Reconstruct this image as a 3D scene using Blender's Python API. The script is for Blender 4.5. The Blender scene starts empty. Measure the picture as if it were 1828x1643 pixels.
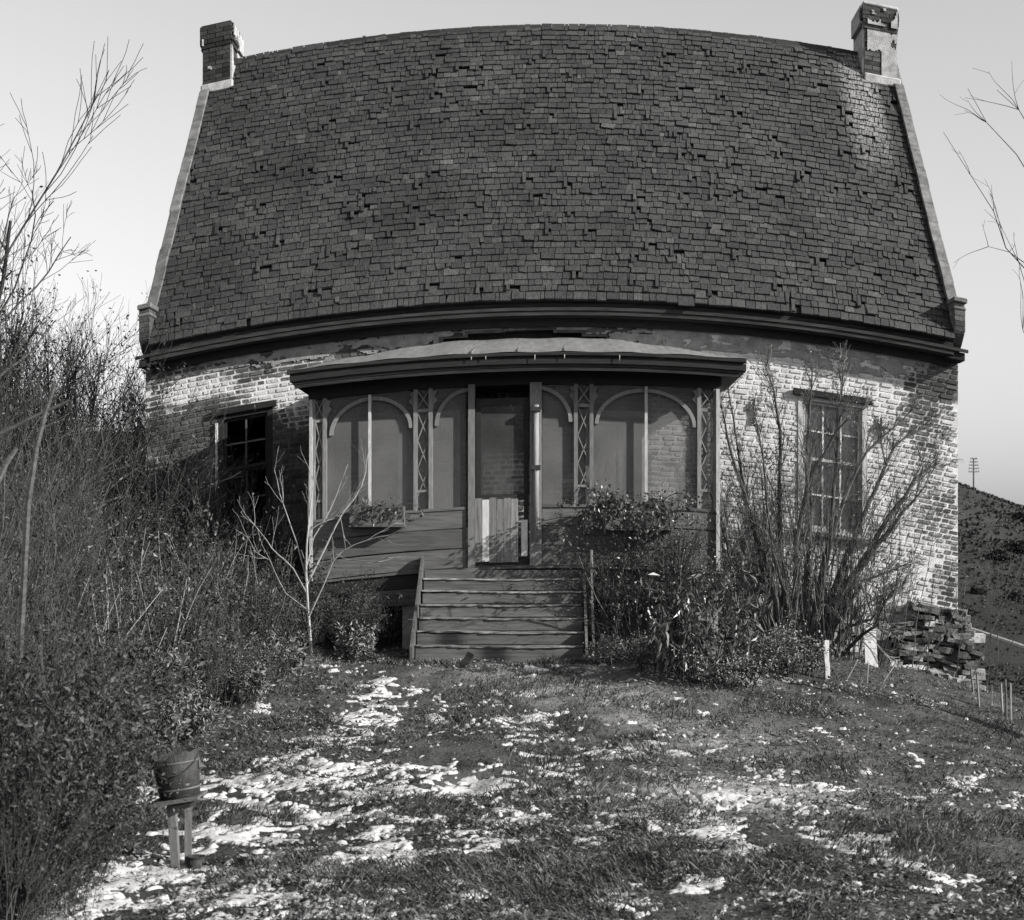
import bpy, math
import numpy as np
from mathutils import Vector, Matrix, Quaternion

# ------------------------------------------------------------------ camera, sky, sun, exposure
sc = bpy.context.scene
COL = sc.collection
CAM = (0.0, -21.0, 1.175)          # eye
FPX, PX0, PY0 = 2814.0, 985.0, 990.0   # focal length and principal point in photo pixels (1828 x 1643)
cd = bpy.data.cameras.new("camera"); cam = bpy.data.objects.new("camera", cd); COL.objects.link(cam)
cam.location = CAM; cam.rotation_euler = (math.radians(90), 0, 0)
cd.sensor_fit = 'HORIZONTAL'; cd.sensor_width = 36; cd.lens = 36 * FPX / 1828
cd.shift_x = (914 - PX0) / 1828; cd.shift_y = (PY0 - 821.5) / 1828
cd.clip_start = 0.1; cd.clip_end = 3000
cd.dof.use_dof = True; cd.dof.focus_distance = 19.0; cd.dof.aperture_fstop = 4.5
sc.camera = cam

SUN_EL, SUN_AZ = math.radians(25), math.radians(114)    # azimuth clockwise from +Y
w = bpy.data.worlds.new("World"); sc.world = w; w.use_nodes = True
nt = w.node_tree; nt.nodes.clear()
sky = nt.nodes.new('ShaderNodeTexSky'); sky.sky_type = 'NISHITA'; sky.sun_disc = False
sky.sun_elevation = SUN_EL; sky.sun_rotation = SUN_AZ; sky.dust_density = 1.0; sky.air_density = 1.0
bw = nt.nodes.new('ShaderNodeSeparateColor'); bg = nt.nodes.new('ShaderNodeBackground'); bg.inputs['Strength'].default_value = 0.085
wo = nt.nodes.new('ShaderNodeOutputWorld')
nt.links.new(sky.outputs[0], bw.inputs[0]); nt.links.new(bw.outputs[2], bg.inputs[0]); nt.links.new(bg.outputs[0], wo.inputs[0])
sd = bpy.data.lights.new("sun", 'SUN'); sun = bpy.data.objects.new("sun", sd); COL.objects.link(sun)
sd.energy = 4.3; sd.angle = math.radians(0.5); sd.color = (1, 0.985, 0.96)
sdir = Vector((math.sin(SUN_AZ) * math.cos(SUN_EL), math.cos(SUN_AZ) * math.cos(SUN_EL), math.sin(SUN_EL)))
sun.rotation_euler = (-sdir).to_track_quat('-Z', 'Y').to_euler()
sun.location = (20, -20, 20)
vs = sc.view_settings; vs.view_transform = 'Standard'; vs.look = 'None'; vs.gamma = 1; vs.use_curve_mapping = False
vs.exposure = 1.0
sc.cycles.max_bounces = 6; sc.cycles.transparent_max_bounces = 12

# ------------------------------------------------------------------ helpers
RNG = np.random.default_rng(7)
KC, XC = 0.0203, 0.2               # the bowed (cambered) courses of the house front
LOC = {}

def PX(x, y, Y):                   # photo pixel at a known depth Y -> world X, Z
    d = Y - CAM[1]
    return (x - PX0) * d / FPX, CAM[2] + (PY0 - y) * d / FPX

def hash2(ix, iy, seed):
    h = (ix.astype(np.int64) * 374761393 + iy.astype(np.int64) * 668265263 + seed * 974634777) & 0xffffffff
    h = ((h ^ (h >> 13)) * 1274126177) & 0xffffffff
    h = (h ^ (h >> 16)) & 0xffffffff
    return h / 4294967295.0

def vnoise(x, y, seed=0):
    x = np.asarray(x, float); y = np.asarray(y, float)
    ix = np.floor(x); iy = np.floor(y); fx = x - ix; fy = y - iy
    fx = fx * fx * (3 - 2 * fx); fy = fy * fy * (3 - 2 * fy)
    a = hash2(ix, iy, seed); b = hash2(ix + 1, iy, seed); c = hash2(ix, iy + 1, seed); d = hash2(ix + 1, iy + 1, seed)
    return (a * (1 - fx) + b * fx) * (1 - fy) + (c * (1 - fx) + d * fx) * fy

def fbm(x, y, seed=0, o=4):
    s = 0; a = .5
    for k in range(o):
        s = s + a * vnoise(x, y, seed + k * 17); x = np.asarray(x) * 2.03 + 5.1; y = np.asarray(y) * 2.03 + 1.7; a *= .5
    return s / (1 - .5 ** o)

def sstep(a, b, x):
    t = np.clip((np.asarray(x, float) - a) / (b - a), 0, 1); return t * t * (3 - 2 * t)

def fast_mesh(name, V, F):
    V = np.asarray(V, np.float32); F = np.asarray(F, np.int32)
    me = bpy.data.meshes.new(name); n = F.shape[1]
    me.vertices.add(len(V)); me.vertices.foreach_set('co', V.ravel())
    me.loops.add(F.size); me.loops.foreach_set('vertex_index', F.ravel())
    me.polygons.add(len(F)); me.polygons.foreach_set('loop_start', np.arange(len(F), dtype=np.int32) * n)
    me.update(calc_edges=True); me.shade_flat()
    return me

def link(name, me, mat, parent=None):
    o = bpy.data.objects.new(name, me); COL.objects.link(o)
    if mat is not None and me is not None and not me.materials: me.materials.append(mat)
    if parent is not None:
        o.parent = parent; LOC[o.name] = LOC[parent.name]
    else: LOC[o.name] = Vector((0, 0, 0))
    return o

def tag(o, label=None, cat=None, group=None, kind=None):
    if label: o['label'] = label
    if cat: o['category'] = cat
    if group: o['group'] = group
    if kind: o['kind'] = kind
    return o

def thing(name, label, cat, loc, group=None):
    o = bpy.data.objects.new(name, None); COL.objects.link(o); o.location = loc; o.empty_display_size = .2
    LOC[o.name] = Vector(loc); return tag(o, label, cat, group)

BOXF = np.array([[0, 1, 3, 2], [4, 6, 7, 5], [0, 4, 5, 1], [2, 3, 7, 6], [0, 2, 6, 4], [1, 5, 7, 3]])
class MB:
    def __init__(s): s.V = []; s.F = []; s.n = 0; s.A = []
    def add(s, V, F, a=None):
        V = np.asarray(V, float); s.V.append(V); s.F.extend([[i + s.n for i in f] for f in F]); s.n += len(V)
        if a is not None: s.A.append(np.full(len(V), a))
        return s
    def box(s, x0, x1, y0, y1, z0, z1, nx=1, M=None, a=None):
        xs = np.linspace(x0, x1, nx + 1); V = [(x, y, z) for x in xs for y in (y0, y1) for z in (z0, z1)]
        F = []
        for i in range(nx):
            b = 4 * i
            F += [[b, b + 4, b + 5, b + 1], [b + 2, b + 3, b + 7, b + 6], [b, b + 2, b + 6, b + 4], [b + 1, b + 5, b + 7, b + 3]]
        F += [[0, 1, 3, 2], [4 * nx, 4 * nx + 2, 4 * nx + 3, 4 * nx + 1]]
        V = np.array(V, float)
        if M is not None: V = V @ np.array(M.to_3x3()).T + np.array(M.translation)
        return s.add(V, F, a)
    def bar(s, p, q, wx, wy):       # a squared bar from p to q
        p = Vector(p); q = Vector(q); d = q - p; L = d.length
        R = d.to_track_quat('Z', 'Y').to_matrix().to_4x4(); R.translation = p
        return s.box(-wx / 2, wx / 2, -wy / 2, wy / 2, 0, L, M=R)
    def tube(s, pts, rad, n=8, cap=True):
        pts = [Vector(p) for p in pts]; V = []; F = []
        if not hasattr(rad, '__len__'): rad = [rad] * len(pts)
        for i, p in enumerate(pts):
            t = (pts[min(i + 1, len(pts) - 1)] - pts[max(i - 1, 0)]).normalized()
            u = t.cross(Vector((.31, .95, .07))).normalized(); v = t.cross(u)
            for k in range(n):
                a = 2 * math.pi * k / n; V.append(p + (u * math.cos(a) + v * math.sin(a)) * rad[i])
        for i in range(len(pts) - 1):
            for k in range(n): F.append([i * n + k, i * n + (k + 1) % n, (i + 1) * n + (k + 1) % n, (i + 1) * n + k])
        if cap: F += [list(range(n))[::-1], [(len(pts) - 1) * n + k for k in range(n)]]
        return s.add(np.array([tuple(v) for v in V]), F)
    def build(s, name, mat, parent=None, camber=False, smooth=False, bevel=0.0, attr=None):
        V = np.concatenate(s.V)
        if attr: A = np.concatenate(s.A)
        if camber: V = V.copy(); V[:, 2] -= KC * (V[:, 0] - XC) ** 2
        if parent is not None: V = V - np.array(LOC[parent.name])
        me = bpy.data.meshes.new(name); me.from_pydata(V.tolist(), [], s.F)
        if attr:
            at = me.attributes.new(attr, 'FLOAT', 'POINT'); at.data.foreach_set('value', A.astype(np.float32))
        if smooth: me.polygons.foreach_set('use_smooth', [True] * len(me.polygons))
        o = link(name, me, mat, parent)
        if bevel:
            b = o.modifiers.new('bevel', 'BEVEL'); b.width = bevel; b.segments = 1; b.limit_method = 'ANGLE'
        return o

# ------------------------------------------------------------------ procedural materials (the place is seen in black and white)
def nodes(name):
    m = bpy.data.materials.new(name); m.use_nodes = True; t = m.node_tree; t.nodes.clear()
    return m, t, (lambda k: t.nodes.new('ShaderNode' + k)), t.links.new

def grey(name, lo, hi, scale=6, detail=6, rough=.85, bump=.25, stretch=(1, 1, 1), rnd=.3, spec=.25, fine=60, obj=False, contrast=.25):
    m, t, N, Lk = nodes(name)
    out = N('OutputMaterial'); bs = N('BsdfPrincipled'); Lk(bs.outputs[0], out.inputs[0])
    geo = N('NewGeometry'); mp = N('Mapping'); mp.inputs['Scale'].default_value = stretch
    if obj: tc = N('TexCoord'); Lk(tc.outputs['Object'], mp.inputs[0])
    else: Lk(geo.outputs['Position'], mp.inputs[0])
    oi = N('ObjectInfo')
    n1 = N('TexNoise'); n1.inputs['Scale'].default_value = scale; n1.inputs['Detail'].default_value = detail; n1.inputs['Roughness'].default_value = .65
    Lk(mp.outputs[0], n1.inputs['Vector'])
    r = N('ValToRGB'); r.color_ramp.elements[0].position = .5 - contrast; r.color_ramp.elements[1].position = .5 + contrast
    r.color_ramp.elements[0].color = (lo, lo, lo, 1); r.color_ramp.elements[1].color = (hi, hi, hi * 1.0, 1)
    Lk(n1.outputs[0], r.inputs[0])
    ad = N('Math'); ad.operation = 'ADD'; Lk(geo.outputs['Random Per Island'], ad.inputs[0]); Lk(oi.outputs['Random'], ad.inputs[1])
    fr = N('Math'); fr.operation = 'FRACT'; Lk(ad.outputs[0], fr.inputs[0])
    mr = N('MapRange'); mr.inputs['To Min'].default_value = 1 - rnd; mr.inputs['To Max'].default_value = 1 + rnd; Lk(fr.outputs[0], mr.inputs[0])
    mx = N('Mix'); mx.data_type = 'RGBA'; mx.blend_type = 'MULTIPLY'; mx.inputs[0].default_value = 1
    Lk(r.outputs[0], mx.inputs[6]); Lk(mr.outputs[0], mx.inputs[7]); Lk(mx.outputs[2], bs.inputs['Base Color'])
    bs.inputs['Roughness'].default_value = rough; bs.inputs['Specular IOR Level'].default_value = spec
    if bump:
        n2 = N('TexNoise'); n2.inputs['Scale'].default_value = fine; n2.inputs['Detail'].default_value = 4; Lk(mp.outputs[0], n2.inputs['Vector'])
        b = N('Bump'); b.inputs['Strength'].default_value = bump; b.inputs['Distance'].default_value = .02
        Lk(n2.outputs[0], b.inputs['Height']); Lk(b.outputs[0], bs.inputs['Normal'])
    return m

def masonry(name, dark_lo, dark_hi, white_lo, white_hi, from_obj=False, scale=16, gain=1.0):
    """worn whitewash and painted shade over brick or mortar; how much is left comes from the 'wash' attribute (or the object's own value)"""
    m, t, N, Lk = nodes(name)
    out = N('OutputMaterial'); bs = N('BsdfPrincipled'); Lk(bs.outputs[0], out.inputs[0]); bs.inputs['Roughness'].default_value = .92; bs.inputs['Specular IOR Level'].default_value = .15
    geo = N('NewGeometry'); oi = N('ObjectInfo')
    if from_obj:
        sp = N('SeparateColor'); Lk(oi.outputs['Color'], sp.inputs[0]); wv = sp.outputs[0]; rv = sp.outputs[1]
    else:
        at = N('Attribute'); at.attribute_name = 'wash_shade'; wv = at.outputs['Fac']; rv = geo.outputs['Random Per Island']
    n = N('TexNoise'); n.inputs['Scale'].default_value = scale; n.inputs['Detail'].default_value = 8; n.inputs['Roughness'].default_value = .7; Lk(geo.outputs['Position'], n.inputs['Vector'])
    a = N('Math'); a.operation = 'ADD'; Lk(n.outputs[0], a.inputs[0]); Lk(wv, a.inputs[1])
    mr = N('MapRange'); mr.interpolation_type = 'SMOOTHSTEP'; mr.inputs['From Min'].default_value = .82; mr.inputs['From Max'].default_value = 1.18; Lk(a.outputs[0], mr.inputs[0])
    d = N('MapRange'); d.inputs['To Min'].default_value = dark_lo; d.inputs['To Max'].default_value = dark_hi; Lk(rv, d.inputs[0])
    n3 = N('TexNoise'); n3.inputs['Scale'].default_value = 5; n3.inputs['Detail'].default_value = 6; Lk(geo.outputs['Position'], n3.inputs['Vector'])
    wr = N('MapRange'); wr.inputs['From Min'].default_value = .3; wr.inputs['From Max'].default_value = .7; wr.inputs['To Min'].default_value = white_lo; wr.inputs['To Max'].default_value = white_hi; Lk(n3.outputs[0], wr.inputs[0])
    mx = N('Mix'); mx.data_type = 'FLOAT'; Lk(mr.outputs[0], mx.inputs[0]); Lk(d.outputs[0], mx.inputs[2]); Lk(wr.outputs[0], mx.inputs[3])
    n2 = N('TexNoise'); n2.inputs['Scale'].default_value = 70; n2.inputs['Detail'].default_value = 4; Lk(geo.outputs['Position'], n2.inputs['Vector'])
    b = N('Bump'); b.inputs['Strength'].default_value = .5; b.inputs['Distance'].default_value = .015; Lk(n2.outputs[0], b.inputs['Height']); Lk(b.outputs[0], bs.inputs['Normal'])
    Lk(mx.outputs[0], bs.inputs['Base Color'])
    return m

def make_screen(name='insect_screen', lo=.10, hi=.55):
    m, t, N, Lk = nodes(name)
    out = N('OutputMaterial'); mix = N('MixShader'); tr = N('BsdfTransparent'); df = N('BsdfDiffuse'); df.inputs[0].default_value = (.19, .19, .19, 1)
    geo = N('NewGeometry'); n = N('TexNoise'); n.inputs['Scale'].default_value = 2.2; n.inputs['Detail'].default_value = 5; Lk(geo.outputs['Position'], n.inputs['Vector'])
    mr = N('MapRange'); mr.inputs['To Min'].default_value = lo; mr.inputs['To Max'].default_value = hi; Lk(n.outputs[0], mr.inputs[0])
    Lk(mr.outputs[0], mix.inputs[0]); Lk(tr.outputs[0], mix.inputs[1]); Lk(df.outputs[0], mix.inputs[2]); Lk(mix.outputs[0], out.inputs[0])
    return m

def make_glass():
    m, t, N, Lk = nodes('old_window_glass')
    out = N('OutputMaterial'); mix = N('MixShader'); tr = N('BsdfTransparent'); gl = N('BsdfGlossy'); gl.inputs['Roughness'].default_value = .04
    tr.inputs[0].default_value = (.94, .94, .94, 1); lw = N('LayerWeight'); lw.inputs[0].default_value = .25
    geo = N('NewGeometry'); n = N('TexNoise'); n.inputs['Scale'].default_value = 2.5; n.inputs['Detail'].default_value = 1; Lk(geo.outputs['Position'], n.inputs['Vector'])
    b = N('Bump'); b.inputs['Strength'].default_value = .25; b.inputs['Distance'].default_value = .05; Lk(n.outputs[0], b.inputs['Height']); Lk(b.outputs[0], gl.inputs['Normal'])
    a = N('Math'); a.operation = 'ADD'; a.inputs[1].default_value = -.02; Lk(lw.outputs['Fresnel'], a.inputs[0])
    Lk(a.outputs[0], mix.inputs[0]); Lk(tr.outputs[0], mix.inputs[1]); Lk(gl.outputs[0], mix.inputs[2]); Lk(mix.outputs[0], out.inputs[0])
    return m

def make_ground():
    m, t, N, Lk = nodes('matted_turf')
    out = N('OutputMaterial'); bs = N('BsdfPrincipled'); Lk(bs.outputs[0], out.inputs[0]); bs.inputs['Roughness'].default_value = .95; bs.inputs['Specular IOR Level'].default_value = .1
    geo = N('NewGeometry'); at = N('Attribute'); at.attribute_name = 'bare'; ah = N('Attribute'); ah.attribute_name = 'heath'
    def noise(s, d=6):
        n = N('TexNoise'); n.inputs['Scale'].default_value = s; n.inputs['Detail'].default_value = d; n.inputs['Roughness'].default_value = .7; Lk(geo.outputs['Position'], n.inputs['Vector']); return n
    n1 = noise(2.2, 10); n2 = noise(.06, 8)
    r1 = N('MapRange'); r1.inputs['From Min'].default_value = .35; r1.inputs['From Max'].default_value = .65; r1.inputs['To Min'].default_value = .02; r1.inputs['To Max'].default_value = .085; Lk(n1.outputs[0], r1.inputs[0])
    r2 = N('MapRange'); r2.inputs['From Min'].default_value = .35; r2.inputs['From Max'].default_value = .65; r2.inputs['To Min'].default_value = .6; r2.inputs['To Max'].default_value = 1.5; Lk(n2.outputs[0], r2.inputs[0])
    mu = N('Math'); mu.operation = 'MULTIPLY'; Lk(r1.outputs[0], mu.inputs[0]); Lk(r2.outputs[0], mu.inputs[1])
    n4 = noise(9, 8); r4 = N('MapRange'); r4.inputs['To Min'].default_value = .1; r4.inputs['To Max'].default_value = .62; r4.inputs['From Min'].default_value = .3; r4.inputs['From Max'].default_value = .7; Lk(n4.outputs[0], r4.inputs[0])
    mx = N('Mix'); mx.data_type = 'FLOAT'; hm = N('MapRange'); hm.inputs['To Min'].default_value = 1; hm.inputs['To Max'].default_value = .55; Lk(ah.outputs['Fac'], hm.inputs[0]); m5 = N('Math'); m5.operation = 'MULTIPLY'; Lk(mu.outputs[0], m5.inputs[0]); Lk(hm.outputs[0], m5.inputs[1])
    Lk(at.outputs['Fac'], mx.inputs[0]); Lk(m5.outputs[0], mx.inputs[2]); Lk(r4.outputs[0], mx.inputs[3]); Lk(mx.outputs[0], bs.inputs['Base Color'])
    n3 = noise(25, 6); b = N('Bump'); b.inputs['Strength'].default_value = .8; b.inputs['Distance'].default_value = .04; Lk(n3.outputs[0], b.inputs['Height']); Lk(b.outputs[0], bs.inputs['Normal'])
    return m

def make_shingle(name):
    m, t, N, Lk = nodes(name)
    out = N('OutputMaterial'); bs = N('BsdfPrincipled'); Lk(bs.outputs[0], out.inputs[0]); bs.inputs['Roughness'].default_value = .8; bs.inputs['Specular IOR Level'].default_value = .25
    geo = N('NewGeometry'); oi = N('ObjectInfo')
    ad = N('Math'); ad.operation = 'ADD'; Lk(geo.outputs['Random Per Island'], ad.inputs[0]); Lk(oi.outputs['Random'], ad.inputs[1])
    fr = N('Math'); fr.operation = 'FRACT'; Lk(ad.outputs[0], fr.inputs[0])
    d = N('ValToRGB'); d.color_ramp.elements[0].color = (.024, .024, .0245, 1); d.color_ramp.elements[1].color = (.041, .041, .041, 1); Lk(fr.outputs[0], d.inputs[0])
    e = d.color_ramp.elements.new(.95); e.color = (.040, .040, .040, 1); d.color_ramp.elements[2].color = (.062, .062, .062, 1)
    mp = N('Mapping'); mp.inputs['Scale'].default_value = (60, 16, 16); Lk(geo.outputs['Position'], mp.inputs[0])
    n = N('TexNoise'); n.inputs['Scale'].default_value = 1; n.inputs['Detail'].default_value = 6; n.inputs['Roughness'].default_value = .7; Lk(mp.outputs[0], n.inputs['Vector'])
    r = N('MapRange'); r.inputs['From Min'].default_value = .3; r.inputs['From Max'].default_value = .7; r.inputs['To Min'].default_value = .3; r.inputs['To Max'].default_value = 1.9; Lk(n.outputs[0], r.inputs[0])
    n5 = N('TexNoise'); n5.inputs['Scale'].default_value = .8; n5.inputs['Detail'].default_value = 5; Lk(geo.outputs['Position'], n5.inputs['Vector'])
    r5 = N('MapRange'); r5.inputs['From Min'].default_value = .3; r5.inputs['From Max'].default_value = .7; r5.inputs['To Min'].default_value = .7; r5.inputs['To Max'].default_value = 1.3; Lk(n5.outputs[0], r5.inputs[0])
    mu = N('Mix'); mu.data_type = 'RGBA'; mu.blend_type = 'MULTIPLY'; mu.inputs[0].default_value = 1; Lk(d.outputs[0], mu.inputs[6]); Lk(r.outputs[0], mu.inputs[7])
    m2 = N('Mix'); m2.data_type = 'RGBA'; m2.blend_type = 'MULTIPLY'; m2.inputs[0].default_value = 1; Lk(mu.outputs[2], m2.inputs[6]); Lk(r5.outputs[0], m2.inputs[7])
    # lime wash run down from the foot of the right chimney
    sp = N('SeparateXYZ'); Lk(geo.outputs['Position'], sp.inputs[0])
    def ramp(sock, a0, a1, b0, b1):
        q = N('MapRange'); q.interpolation_type = 'SMOOTHSTEP'; q.inputs['From Min'].default_value = a0; q.inputs['From Max'].default_value = a1; q.inputs['To Min'].default_value = b0; q.inputs['To Max'].default_value = b1; Lk(sock, q.inputs[0]); return q.outputs[0]
    def mul(a, b):
        q = N('Math'); q.operation = 'MULTIPLY'; Lk(a, q.inputs[0]); Lk(b, q.inputs[1]); return q.outputs[0]
    st = mul(mul(ramp(sp.outputs[0], 4.3, 4.65, 0, 1), ramp(sp.outputs[0], 4.9, 5.1, 1, 0)), mul(ramp(sp.outputs[2], 6.3, 8.0, 0, 1), ramp(n.outputs[0], .38, .6, 0, .42)))
    m3 = N('Mix'); m3.data_type = 'RGBA'; Lk(st, m3.inputs[0]); Lk(m2.outputs[2], m3.inputs[6]); m3.inputs[7].default_value = (.5, .5, .5, 1)
    Lk(m3.outputs[2], bs.inputs['Base Color'])
    b = N('Bump'); b.inputs['Strength'].default_value = .6; b.inputs['Distance'].default_value = .01; Lk(n.outputs[0], b.inputs['Height']); Lk(b.outputs[0], bs.inputs['Normal'])
    return m

M = dict(
    brick=masonry('old_brick', .035, .10, .34, .56, scale=18), brick1=masonry('old_brick_single', .035, .10, .34, .56, True, scale=18),
    mortar=masonry('lime_mortar', .06, .13, .42, .64, scale=9),
    plaster=grey('lime_plaster', .12, .34, 7, 10, .95, .5, rnd=.1), stone=grey('rubble_stone', .07, .42, 5, 8, .9, .7, rnd=.5, fine=35), dark_stone=grey('dark_slab_stone', .03, .15, 6, 8, .9, .7, rnd=.5, fine=35),
    shingle=make_shingle('wood_shingle'), deck=grey('roof_deck', .015, .04, 3),
    dark_wood=grey('dark_painted_wood', .008, .028, 5, 8, .7, .3, (1, 6, 6), rnd=.3), cornice=grey('cornice_wood', .008, .05, 4, 8, .85, .4, (.6, 8, 8), rnd=.3, spec=.12),
    wood=grey('weathered_board', .035, .14, 4, 9, .85, .4, (.7, 6, 9), rnd=.25), woodv=grey('weathered_board_upright', .08, .26, 4, 9, .85, .4, (9, 6, .7), rnd=.4),
    step=grey('worn_step_board', .04, .14, 3, 9, .85, .4, (.8, 6, 12), rnd=.25), tread=grey('bleached_tread', .03, .34, 4, 8, .85, .3, (1.2, 6, 6), rnd=.3),
    dull_paint=grey('dull_white_paint', .22, .5, 8, 7, .8, .3, (5, 5, 1), rnd=.1), paint=grey('chalky_white_paint', .34, .62, 8, 7, .7, .25, (5, 5, 1), rnd=.12), porch_paint=grey('shaded_porch_paint', .09, .22, 8, 7, .75, .25, (5, 5, 1), rnd=.2),  # porch paint darkened to carry the shade on lattice and arches
    tin=grey('old_tin_roof', .1, .22, 3, 7, .55, .15, (5, .7, 1), rnd=.1, spec=.4), stucco=grey('chimney_stucco', .16, .46, 7, 7, .95, .4, rnd=.1),
    soot=grey('soot_black_brick', .012, .04, 9, 6, .95, .6, rnd=.5), chbrick=grey('sooty_brick', .03, .1, 9, 6, .95, .6, rnd=.5), coping=grey('coping_stone', .04, .19, 9, 9, .9, .4, rnd=.2),
    iron=grey('rusty_iron', .015, .04, 20, 4, .7, .2), screen=make_screen(), thin_screen=make_screen('thin_insect_screen', .02, .22), glass=make_glass(), curtain=grey('faded_curtain', .6, .85, 2, 4, .95, .1, (6, 6, .4)),
    ground=make_ground(), snow=grey('old_snow', .28, .54, 8, 5, .7, .3, rnd=.04, fine=40),
    grass=grey('dead_grass', .018, .13, 1.8, 5, .8, 0, rnd=.8), leaf=grey('dead_leaf', .006, .08, 2, 4, .7, 0, rnd=.8), litter=grey('leaf_litter', .02, .22, 4, 4, .8, 0, rnd=.85),
    bark=grey('dark_bark', .02, .09, 12, 6, .9, .5, (1, 1, .3), rnd=.4), pale_bark=grey('pale_bark', .12, .34, 14, 6, .8, .3, (1, 1, .3), rnd=.25), twig=grey('twig_bark', .006, .065, 6, 4, .85, 0, rnd=.6),
    evergreen=grey('glossy_leaf', .02, .08, 4, 4, .4, 0, rnd=.6, spec=.5), bucket=grey('old_bucket', .012, .06, 14, 8, .65, .5, (3, 3, 1), rnd=.1, spec=.3),
    hoop=grey('bucket_hoop', .05, .13, 10, 5, .5, .1, rnd=.1), far=grey('far_brush', .015, .06, .4, 6, .95, 0, rnd=.5), pale_twig=grey('pale_twig', .03, .26, 5, 4, .8, 0, rnd=.8), soil=grey('dark_soil', .012, .035, 10),
)

# ------------------------------------------------------------------ terrain
def base_y(Y): return np.interp(Y, [-40, -21, -12.5, -9.5, -6.5, -4.4, -2.5, 0, 12], [-.95, -.9, -.8, -.62, -.3, -.05, .04, .08, .1])
def H(X, Y, fine=True):
    X = np.asarray(X, float); Y = np.asarray(Y, float)
    z = (base_y(Y - .6) + base_y(Y) + base_y(Y + .6)) / 3
    xr = np.maximum(X - 1.0, 0); z = z - np.where(xr < 7, .031 * xr ** 2, .031 * 49 + .44 * (xr - 7)) * sstep(-18, -6, Y)
    z = np.maximum(z, -9 + 0 * X)
    z = z + .05 * np.maximum(-X - 3, 0) * (1 - sstep(10, 40, Y))
    far = sstep(140, 282, Y)
    crest = np.clip(13.9 - .41 * (X - 76), -4, 24 + 0 * X)
    z = np.where(Y > 140, z * (1 - far) + (crest + 1.8 * (fbm(X * .02, Y * .02, 5) - .5)) * far, z)
    z = z - sstep(283, 420, Y) * 14
    lb = sstep(-9, -20, X) * sstep(12, 120, Y) * (1 - far) * 9
    z = z + lb
    if fine:
        near = 1 - sstep(8, 40, np.hypot(X, Y + 8))
        z = z + near * (.16 * (fbm(X * .9, Y * .9, 3) - .5) + .11 * (fbm(X * 3.2, Y * 3.2, 9, 3) - .5))
    return z

def G(x, y):                       # where the ray through a photo pixel meets the ground
    d = np.arange(5, 60, .02); X = (x - PX0) * d / FPX; Z = CAM[2] + (PY0 - y) * d / FPX; Y = d + CAM[1]
    k = np.argmax(Z <= H(X, Y)); return float(X[k]), float(Y[k]), float(H(X[k], Y[k]))

def to_px(X, Y, Z):
    d = Y - CAM[1]; return PX0 + X * FPX / d, PY0 - (Z - CAM[2]) * FPX / d

def axis(lo, hi, step, far_lo, far_hi, g=1.13):
    a = list(np.arange(lo, hi + 1e-6, step)); s = step
    while a[-1] < far_hi: s = min(s * g, 14); a.append(a[-1] + s)
    s = step; b = [a[0]]
    while b[-1] > far_lo: s = min(s * g, 14); b.append(b[-1] - s)
    return np.array(b[:0:-1] + a)

def ellipse(px, py, cx, cy, sx, sy, ang=0):
    c, s = math.cos(math.radians(ang)), math.sin(math.radians(ang)); dx, dy = px - cx, py - cy
    return np.exp(-(((dx * c + dy * s) / sx) ** 2 + ((-dx * s + dy * c) / sy) ** 2))

gx = axis(-6, 6.4, .07, -420, 420); gy = axis(-14, -1, .07, -60, 620)
XX, YY = np.meshgrid(gx, gy); ZZ = H(XX, YY)
px, py = to_px(XX, np.maximum(YY, -16.5), ZZ)
bare = 1.1 * ellipse(px, py, 1310, 1422, 230, 30, 3) + .42 * ellipse(px, py, 1000, 1225, 200, 35, 8) + .4 * ellipse(px, py, 1250, 1310, 180, 45, 15)
bare = np.where(YY > -16, np.clip(bare * (.4 + 1.2 * fbm(XX * 3, YY * 5, 21)), 0, 1), 0) * (YY < -1)
nX, nY = len(gx), len(gy); idx = np.arange(nX * nY).reshape(nY, nX)
F = np.stack([idx[:-1, :-1], idx[:-1, 1:], idx[1:, 1:], idx[1:, :-1]], -1).reshape(-1, 4)
me = fast_mesh('ground', np.stack([XX, YY, ZZ], -1).reshape(-1, 3), F)
me.polygons.foreach_set('use_smooth', [True] * len(me.polygons))
at = me.attributes.new('bare', 'FLOAT', 'POINT'); at.data.foreach_set('value', bare.ravel().astype(np.float32))
at = me.attributes.new('heath', 'FLOAT', 'POINT'); at.data.foreach_set('value', sstep(15, 60, YY).ravel().astype(np.float32))
tag(link('ground', me, M['ground']), kind='structure')

# ------------------------------------------------------------------ the brick house
HW, RB = 5.41, 3.8                 # half width, depth of the ridge behind the front
EY, EZ, RZ = -.35, 4.51, 9.45      # eave edge and ridge
SL = (RZ - EZ) / (RB - EY)
house = thing('brick_house', 'old brick house with bowed shingle roof, end chimneys and worn whitewashed front', 'house', (0, 0, 0.1))

WIN_L = (-4.44, -3.72, 1.85, 3.46); WIN_R = (3.28, 4.20, 1.7, 3.50)
WIN_I = (-2.05, -1.22, 1.55, 3.15); DOOR_I = (.45, 1.28, 1.06, 3.1)
GAP = (-1.45, .72, 4.05, 4.17)
HOLES = [WIN_L, WIN_R, WIN_I, DOOR_I, (-1.45, -1.12, 4.05, 4.10), (-1.12, -.62, 4.05, 4.15), (-.62, .02, 4.05, 4.17), (.02, .4, 4.05, 4.13), (.4, .72, 4.05, 4.08)]
def in_hole(x, z, m=0): return any(a - m < x < b + m and c - m < z < d + m for a, b, c, d in HOLES)

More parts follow.
